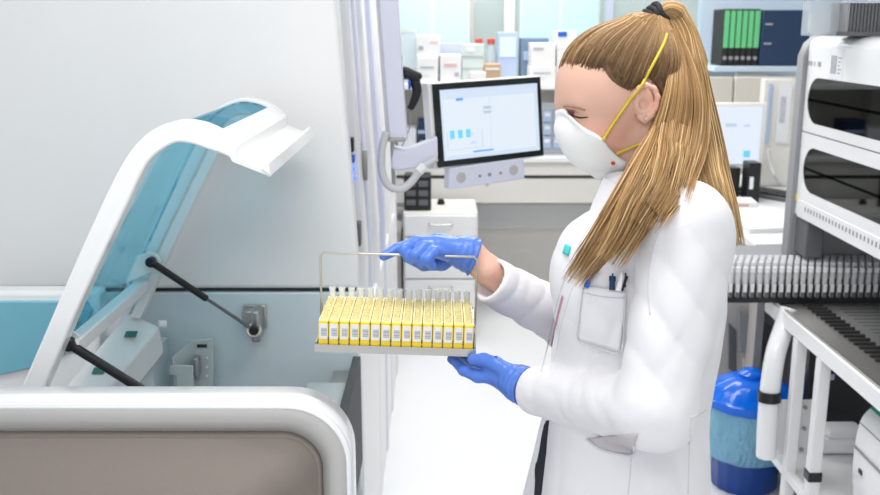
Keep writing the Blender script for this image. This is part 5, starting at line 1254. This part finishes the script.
for k in range(nst):
    s_ = 1 if rnd.random() < .74 else -1
    f = rnd.uniform(-.105, .120); q_ = rnd.random()
    u0 = float(hairline(f)) + rnd.gauss(0, .0022); u = u0 + (rnd.random() ** 1.7) * .06 - .001
    # lateral position: on the ellipsoid at this f,u ; forehead centre line for the very front
    n2 = 1 - ((f - .016) / .100) ** 2 - ((u - .044) / .090) ** 2
    if n2 <= 0.0:
        n2 = .02; 
    sd = s_ * .079 * math.sqrt(n2)
    if f > .06 and rnd.random() < .5: sd *= rnd.uniform(0, 1); u = u0 + rnd.uniform(0, .006)
    d0 = (H(f, u, sd) - CC).normalized(); steps = 15; path = []; cols = []
    r = rnd.random() ** 1.3; ph = rnd.uniform(0, 6.28); amp = rnd.uniform(0, .02); lift = rnd.uniform(.0000, .0022)
    if f > .03: r = min(1, r * 1.15 + .03)
    # sweep: slightly bowed path (hair combed back then up)
    perp = d0.cross(tdir); dkf = (1.0 if u < .085 else .55) * (.35 if f > .085 else 1)
    for i in range(steps):
        t = i / (steps - 1); d_ = slerp(d0, tdir, t * .985); bow = math.sin(t * PI) * (amp * math.sin(ph)); d_ = (d_ + perp * bow).normalized()
        rad = capr(d_) + lift * math.sin(min(1, t * 4) * PI / 2) - .0068 * math.exp(-t * 4.5) * math.exp(-(u - u0) / .016) - (.003 if i == 0 else 0)
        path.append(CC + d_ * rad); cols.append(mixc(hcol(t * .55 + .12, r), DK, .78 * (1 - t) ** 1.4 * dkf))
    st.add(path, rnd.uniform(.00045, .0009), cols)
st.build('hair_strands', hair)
# ---- ponytail
pst = Strands()
PT = [(657, 20, 1.40, .009), (667, 11, 1.40, .013), (679, 18, 1.405, .017), (688, 45, 1.41, .020), (694, 80, 1.41, .025), (698, 120, 1.40, .036), (696, 160, 1.375, .052), (690, 195, 1.34, .066), (686, 228, 1.30, .078)]
PC = [at(a_, b_, c_) for a_, b_, c_, r in PT]; PR = [r for *_, r in PT]
# strand ends spread: some to front over chest, some down the back
npst = 3000
Psm = smoothline(PC, 4); Rsm = np.interp(np.linspace(0, 1, len(Psm)), np.linspace(0, 1, len(PR)), PR)
wid = coat
for k in range(npst):
    u = rnd.random(); side = rnd.choice((-1, 1)); r = rnd.random(); w1 = rnd.gauss(0, .5); w1 = max(-1, min(1, w1 + rnd.uniform(-.55, .55))); w2 = rnd.uniform(-1, 1) * math.sqrt(max(0, 1 - w1 * w1))
    ln = rnd.uniform(.62, 1.0) if abs(w1) < .45 else rnd.uniform(.78, 1.0); path = []; cols = []; N_ = int(len(Psm) * ln); ph = rnd.uniform(0, 6.3); wv = rnd.uniform(0, .004)
    for i in range(0, N_):
        c = Psm[i]; t = i / (len(Psm) - 1); R_ = Rsm[i]
        # horizontal spread across X, thin in Y
        asym = (w1 if w1 < 0 else w1 * .75) if t > .45 else w1
        yoff = w2 * R_ * (.8 if t < .4 else .38)
        p = c + Vector((asym * R_ * (1.0 + .25 * t * (w1 < 0)), yoff, 0)) + Vector((math.sin(t * 9 + ph) * wv * t, math.cos(t * 7 + ph) * wv * t, 0))
        if t < .22: # radial round section near the tie
            tt = (Psm[min(i + 1, len(Psm) - 1)] - Psm[max(i - 1, 0)]).normalized(); a_ = tt.cross(Vector((0, 1, 0))).normalized(); p = c + a_ * w1 * R_ + Vector((0, w2 * R_, 0))
        path.append(p); cols.append(hcol(.55 + .45 * t, r if r > .25 else .15 + .3 * t))
    pst.add(path, rnd.uniform(.0005, .0010), cols)
# locks over the front of the shoulder towards the chest pocket, and down the back
def lock(pts, n, w0, w1_, lo=.8, tone=0.0, thick=.5):
    C_ = smoothline([at(*p) for p in pts], 5); m = len(C_)
    for k in range(n):
        a_ = rnd.uniform(-1, 1); b_ = rnd.uniform(-1, 1); ln = rnd.uniform(lo, 1); N_ = max(4, int(m * ln)); ph = rnd.uniform(0, 6.3); r = min(1, rnd.random() + tone); path = []; cols = []
        for i in range(N_):
            t = i / (m - 1); tt = (C_[min(i + 1, m - 1)] - C_[max(i - 1, 0)]).normalized(); s1 = tt.cross(Vector((0, 1, 0))).normalized(); w_ = (w0 + (w1_ - w0) * t) * (1 + .9 * math.sin(PI * t) ** 2)
            path.append(C_[i] + s1 * a_ * w_ + Vector((0, b_ * w_ * thick, 0)) + s1 * math.sin(t * 6 + ph) * .0025 * t); cols.append(hcol(.6 + .4 * t, r))
        pst.add(path, rnd.uniform(.0005, .0010), cols)
T_ = [(671, 12, 1.40), (682, 34, 1.39), (683, 62, 1.372)]
lock(T_ + [(678, 100, 1.345), (666, 138, 1.32), (646, 174, 1.28), (626, 208, 1.25), (606, 238, 1.245), (588, 262, 1.26), (570, 288, 1.28)], 700, .011, .017, .72)
lock(T_ + [(680, 102, 1.345), (670, 142, 1.31), (655, 178, 1.25), (639, 208, 1.215), (622, 240, 1.205), (606, 266, 1.21)], 700, .012, .020, .70, .05)
lock(T_ + [(683, 105, 1.35), (677, 150, 1.29), (667, 182, 1.225), (654, 205, 1.185), (640, 228, 1.175)], 520, .012, .022, .68, .05)
lock(T_ + [(686, 105, 1.36), (684, 145, 1.30), (679, 172, 1.235), (672, 198, 1.195)], 480, .012, .022, .72, .05)
T2 = [(672, 11, 1.40), (686, 32, 1.40), (692, 62, 1.40)]
lock(T2 + [(699, 100, 1.39), (709, 140, 1.38), (720, 180, 1.36), (730, 212, 1.345), (739, 250, 1.34)], 700, .011, .009, .75, .1)
lock(T2 + [(695, 105, 1.37), (702, 145, 1.34), (709, 176, 1.29), (718, 202, 1.265), (727, 228, 1.26)], 520, .011, .014, .66, .1)
lock(T_[:2] + [(678, 66, 1.37), (677, 100, 1.345), (672, 135, 1.32)], 420, .009, .020, .75, -.2)
lock([(670, 30, 1.37), (677, 60, 1.345), (677, 88, 1.322), (672, 118, 1.314), (662, 152, 1.305), (646, 188, 1.262), (624, 222, 1.222), (604, 250, 1.222)], 620, .009, .014, .82, -.08, .3)  # this and the next lock tinted darker for shaded hair behind the ear
lock([(672, 30, 1.38), (683, 60, 1.355), (688, 92, 1.330), (686, 124, 1.315), (679, 158, 1.27), (668, 188, 1.205), (652, 214, 1.165)], 520, .010, .016, .85, -.05, .3)
tail = pst.build('ponytail', person)
# hair tie
tax = Vector((.80, 0, .60)); tc_ = TIE + Vector((-.002, 0, .004)); tb_ = Vector((0, 1, 0)); tn_ = tax.cross(tb_)
obj('hair_tie', MB().tube([tc_ - tax * .010, tc_, tc_ + tax * .010], [.0125, .0155, .0135], 18), M['blackm'], hair, smooth=True)
for k in range(3):
    c = tc_ + tax * (k - 1) * .0075; obj('tie_loop', MB().tube([c + (tb_ * math.cos(q * PI / 8) + tn_ * math.sin(q * PI / 8)) * .0145 + tax * .002 * math.sin(q * 1.1 + k) for q in range(17)], .0046, 8), M['blackm'], hair, smooth=True)
# ---- mask straps
def surf_path(pts, f, off):
    P = smoothline([Vector((x, y, 0)) for x, y in pts], 6); out = []
    for p in P:
        h = hit(p.x, p.y, f, off=off)
        if h is not None: out.append(h)
    return out
def hairhead(P): return np.minimum(np.minimum(head_sdf(P), hair_sdf(P)), mask_sdf(P))
for pts in ([(604, 139), (612, 126), (621, 113), (630, 100), (640, 88), (650, 70), (658, 55), (664, 43), (667, 34)], [(618, 153), (628, 149), (640, 144), (652, 139), (659, 136)]):
    sp_ = surf_path(pts, hairhead, .0030)
    if len(sp_) > 3: obj('mask_strap', MB().tube(sp_, .0022, 8), M['strapy'], msk, smooth=True)
    c = sp_[0]; obj('strap_staple', MB().box(c, (.005, .004, .005)), M['strapy'], msk, bevel=.001)
# ---- brow, lashes, earring
brm = mat('brow_hair', (.34, .19, .12), .8)
def brow(pts, r):
    P = surf_path(pts, head_sdf, .0006)
    return P
P_ = surf_path([(563.5, 107), (569, 106.5), (577, 107.5), (585, 110)], head_sdf, .0004)
if len(P_) > 3: obj('eyebrow', MB().tube(P_, [.0011] * (len(P_) // 2) + [.0015] * (len(P_) - len(P_) // 2), 6), brm, body, smooth=True)
P_ = surf_path([(570, 114), (575, 116.5), (581, 117.8), (588, 117)], head_sdf, .0002)
if len(P_) > 3: obj('eyelashes', MB().tube(P_, [.0006 + .0008 * math.sin(PI * k / (len(P_) - 1)) for k in range(len(P_))], 6), mat('lash_dark', (.07, .04, .03), .7), body, smooth=True)
c = hit(645, 117.5, head_sdf)
if c: obj('earring', MB().tube([c + Vector((.0035 * math.cos(q), -.001, .0035 * math.sin(q))) for q in [k * PI / 6 for k in range(13)]], .0006, 6), M['steel'], body, smooth=True)
# ---- coat details laid on the cloth
def seam(name, pts, m, r=.0011, off=.0, par=None, f=coat_full):
    P = surf_path(pts, f, off)
    if len(P) > 2: return obj(name, MB().tube(P, r, 6), m, par or coat_o, smooth=True)
seamm = mat('coat_seam_thread', (.66, .65, .68), .9)
def patch(name, outline, m, off=.0016, n=14, par=None, f=coat_full, th=.0016):
    # outline = four pixel corners tl,tr,br,bl ; grid draped over the cloth with its own thickness
    tl, tr_, br, bl = [Vector((x, y, 0)) for x, y in outline]; G = []
    for i in range(n + 1):
        row = []
        for j in range(n + 1):
            a_ = tl.lerp(tr_, j / n); b_ = bl.lerp(br, j / n); p = a_.lerp(b_, i / n); h = hit(p.x, p.y, f, off=off)
            if h is None: return None
            row.append(h)
        G.append(row)
    return obj(name, MB().grid(G), m, par or coat_o, smooth=True, solid=th, fix=False, off=0)
pk = patch('chest_pocket', ((583, 286), (626, 291), (620, 352), (578, 340)), coatm, .003)
seam('pocket_seam', [(583, 287), (579, 320), (578, 340), (598, 349), (620, 352), (624, 322), (626, 291)], seamm, .0009, .004)
seam('pocket_hem', [(583, 293), (604, 297), (626, 298)], seamm, .0007, .004)
seam('placket_edge', [(603, 205), (590, 225), (574, 255), (561, 290), (553, 320), (547, 350), (541, 372)], seamm, .0012, .0)
seam('placket_stitch', [(612, 212), (598, 235), (584, 262), (571, 292), (562, 322), (556, 352), (550, 370)], seamm, .0006, .0)
seam('armhole_seam', [(672, 200), (662, 225), (652, 255), (648, 285), (650, 315)], seamm, .0010, .0)
seam('side_seam', [(690, 420), (689, 450), (688, 494)], seamm, .0010, .0)
seam('back_belt_seam', [(690, 418), (700, 414), (706, 410)], seamm, .0014, .0)
tl_ = patch('name_badge', ((565.5, 244), (570.5, 246), (568, 256), (562.5, 253)), M['teal'], .002, 4)
pink = mat('dusty_pink_shirt', (.55, .27, .33), .8)
seam('pink_hem_showing', [(563, 296), (559, 312), (555, 330), (552, 345)], pink, .0024, .0)
# hip pocket opening
hp = seam('hip_pocket_edge', [(586, 439), (600, 449), (618, 454), (632, 455), (634, 446)], seamm, .0022, .001)
ins_ = mat('pocket_lining_cloth', (.56, .52, .54), .9)  # greyish cloth colour of the pocket lining
patch('hip_pocket_lining', ((588, 438.5), (638, 434), (632, 453), (612, 452)), ins_, .0012, 10)
seam('pocket_side_seam', [(631, 456), (630, 475), (628, 494)], seamm, .001, .0)
# collar
col_ = MB(); n = 26; R0, R1 = [], []
def ring(pts): return smoothline(pts, 6)
lo = ring([at(596, 226, 1.40), at(603, 196, 1.355), at(622, 200, 1.325), at(650, 194, 1.315), at(676, 188, 1.345), at(688, 184, 1.41), at(678, 190, 1.475), at(650, 198, 1.51), at(622, 200, 1.49), at(604, 204, 1.46)])
hi = ring([at(600, 206, 1.405), at(606, 177, 1.365), at(624, 172, 1.350), at(646, 174, 1.345), at(664, 170, 1.365), at(672, 168, 1.41), at(664, 172, 1.455), at(644, 176, 1.475), at(622, 176, 1.465), at(606, 182, 1.45)])
obj('collar', MB().add(lo + hi, [(k, k + 1, len(lo) + k + 1, len(lo) + k) for k in range(len(lo) - 1)]), coatm, coat_o, smooth=True, solid=.004, fix=False)
lp1 = [at(604, 178, 1.352), at(628, 190, 1.325), at(612, 216, 1.318), at(586, 246, 1.325), at(580, 238, 1.345), at(592, 206, 1.355)]
obj('lapel', MB().prism(lp1, (0, .004, .001)), coatm, coat_o, bevel=.002)
und = ring([at(612, 186, 1.40), at(620, 176, 1.366), at(634, 186, 1.352), at(648, 190, 1.355)])
und2 = ring([at(600, 222, 1.385), at(612, 204, 1.352), at(624, 202, 1.338), at(642, 204, 1.335)])
obj('shirt_collar', MB().add(und + und2, [(k, k + 1, len(und) + k + 1, len(und) + k) for k in range(len(und) - 1)]), pink, body, smooth=True, solid=.003, fix=False)
# ---- pens in the chest pocket
def pen(label, pa, pb, r, m, capm=None, cat='pen', name='pen', off=.006):
    A_ = hit(*pa, coat_full, off=off); B_ = hit(*pb, coat_full, off=off); t = thing(name, label, cat, tuple(B_))
    obj('barrel', MB().tube([A_.lerp(B_, .35), B_], r, 12), m, t, smooth='auto'); obj('cap', MB().tube([A_, A_.lerp(B_, .36)], r * 1.15, 12), capm or m, t, smooth='auto')
    obj('clip', MB().box(A_.lerp(B_, .25) + Vector((-.001, -r * 1.4, 0)), (.002, .002, .02)), capm or m, t)
pen('bright blue pen clipped diagonally at the front of the chest pocket', (595, 262), (586, 287), .0036, M['bluec'])
pen('dark blue marker standing in the chest pocket', (612.5, 276), (612, 290), .0040, M['navy'])
pen('white capped pen in the chest pocket right of the dark marker', (622, 275), (618, 291), .0042, M['whiteg'])
pen('slim black pen at the right edge of the chest pocket', (627, 276), (622, 291), .0018, M['black'])
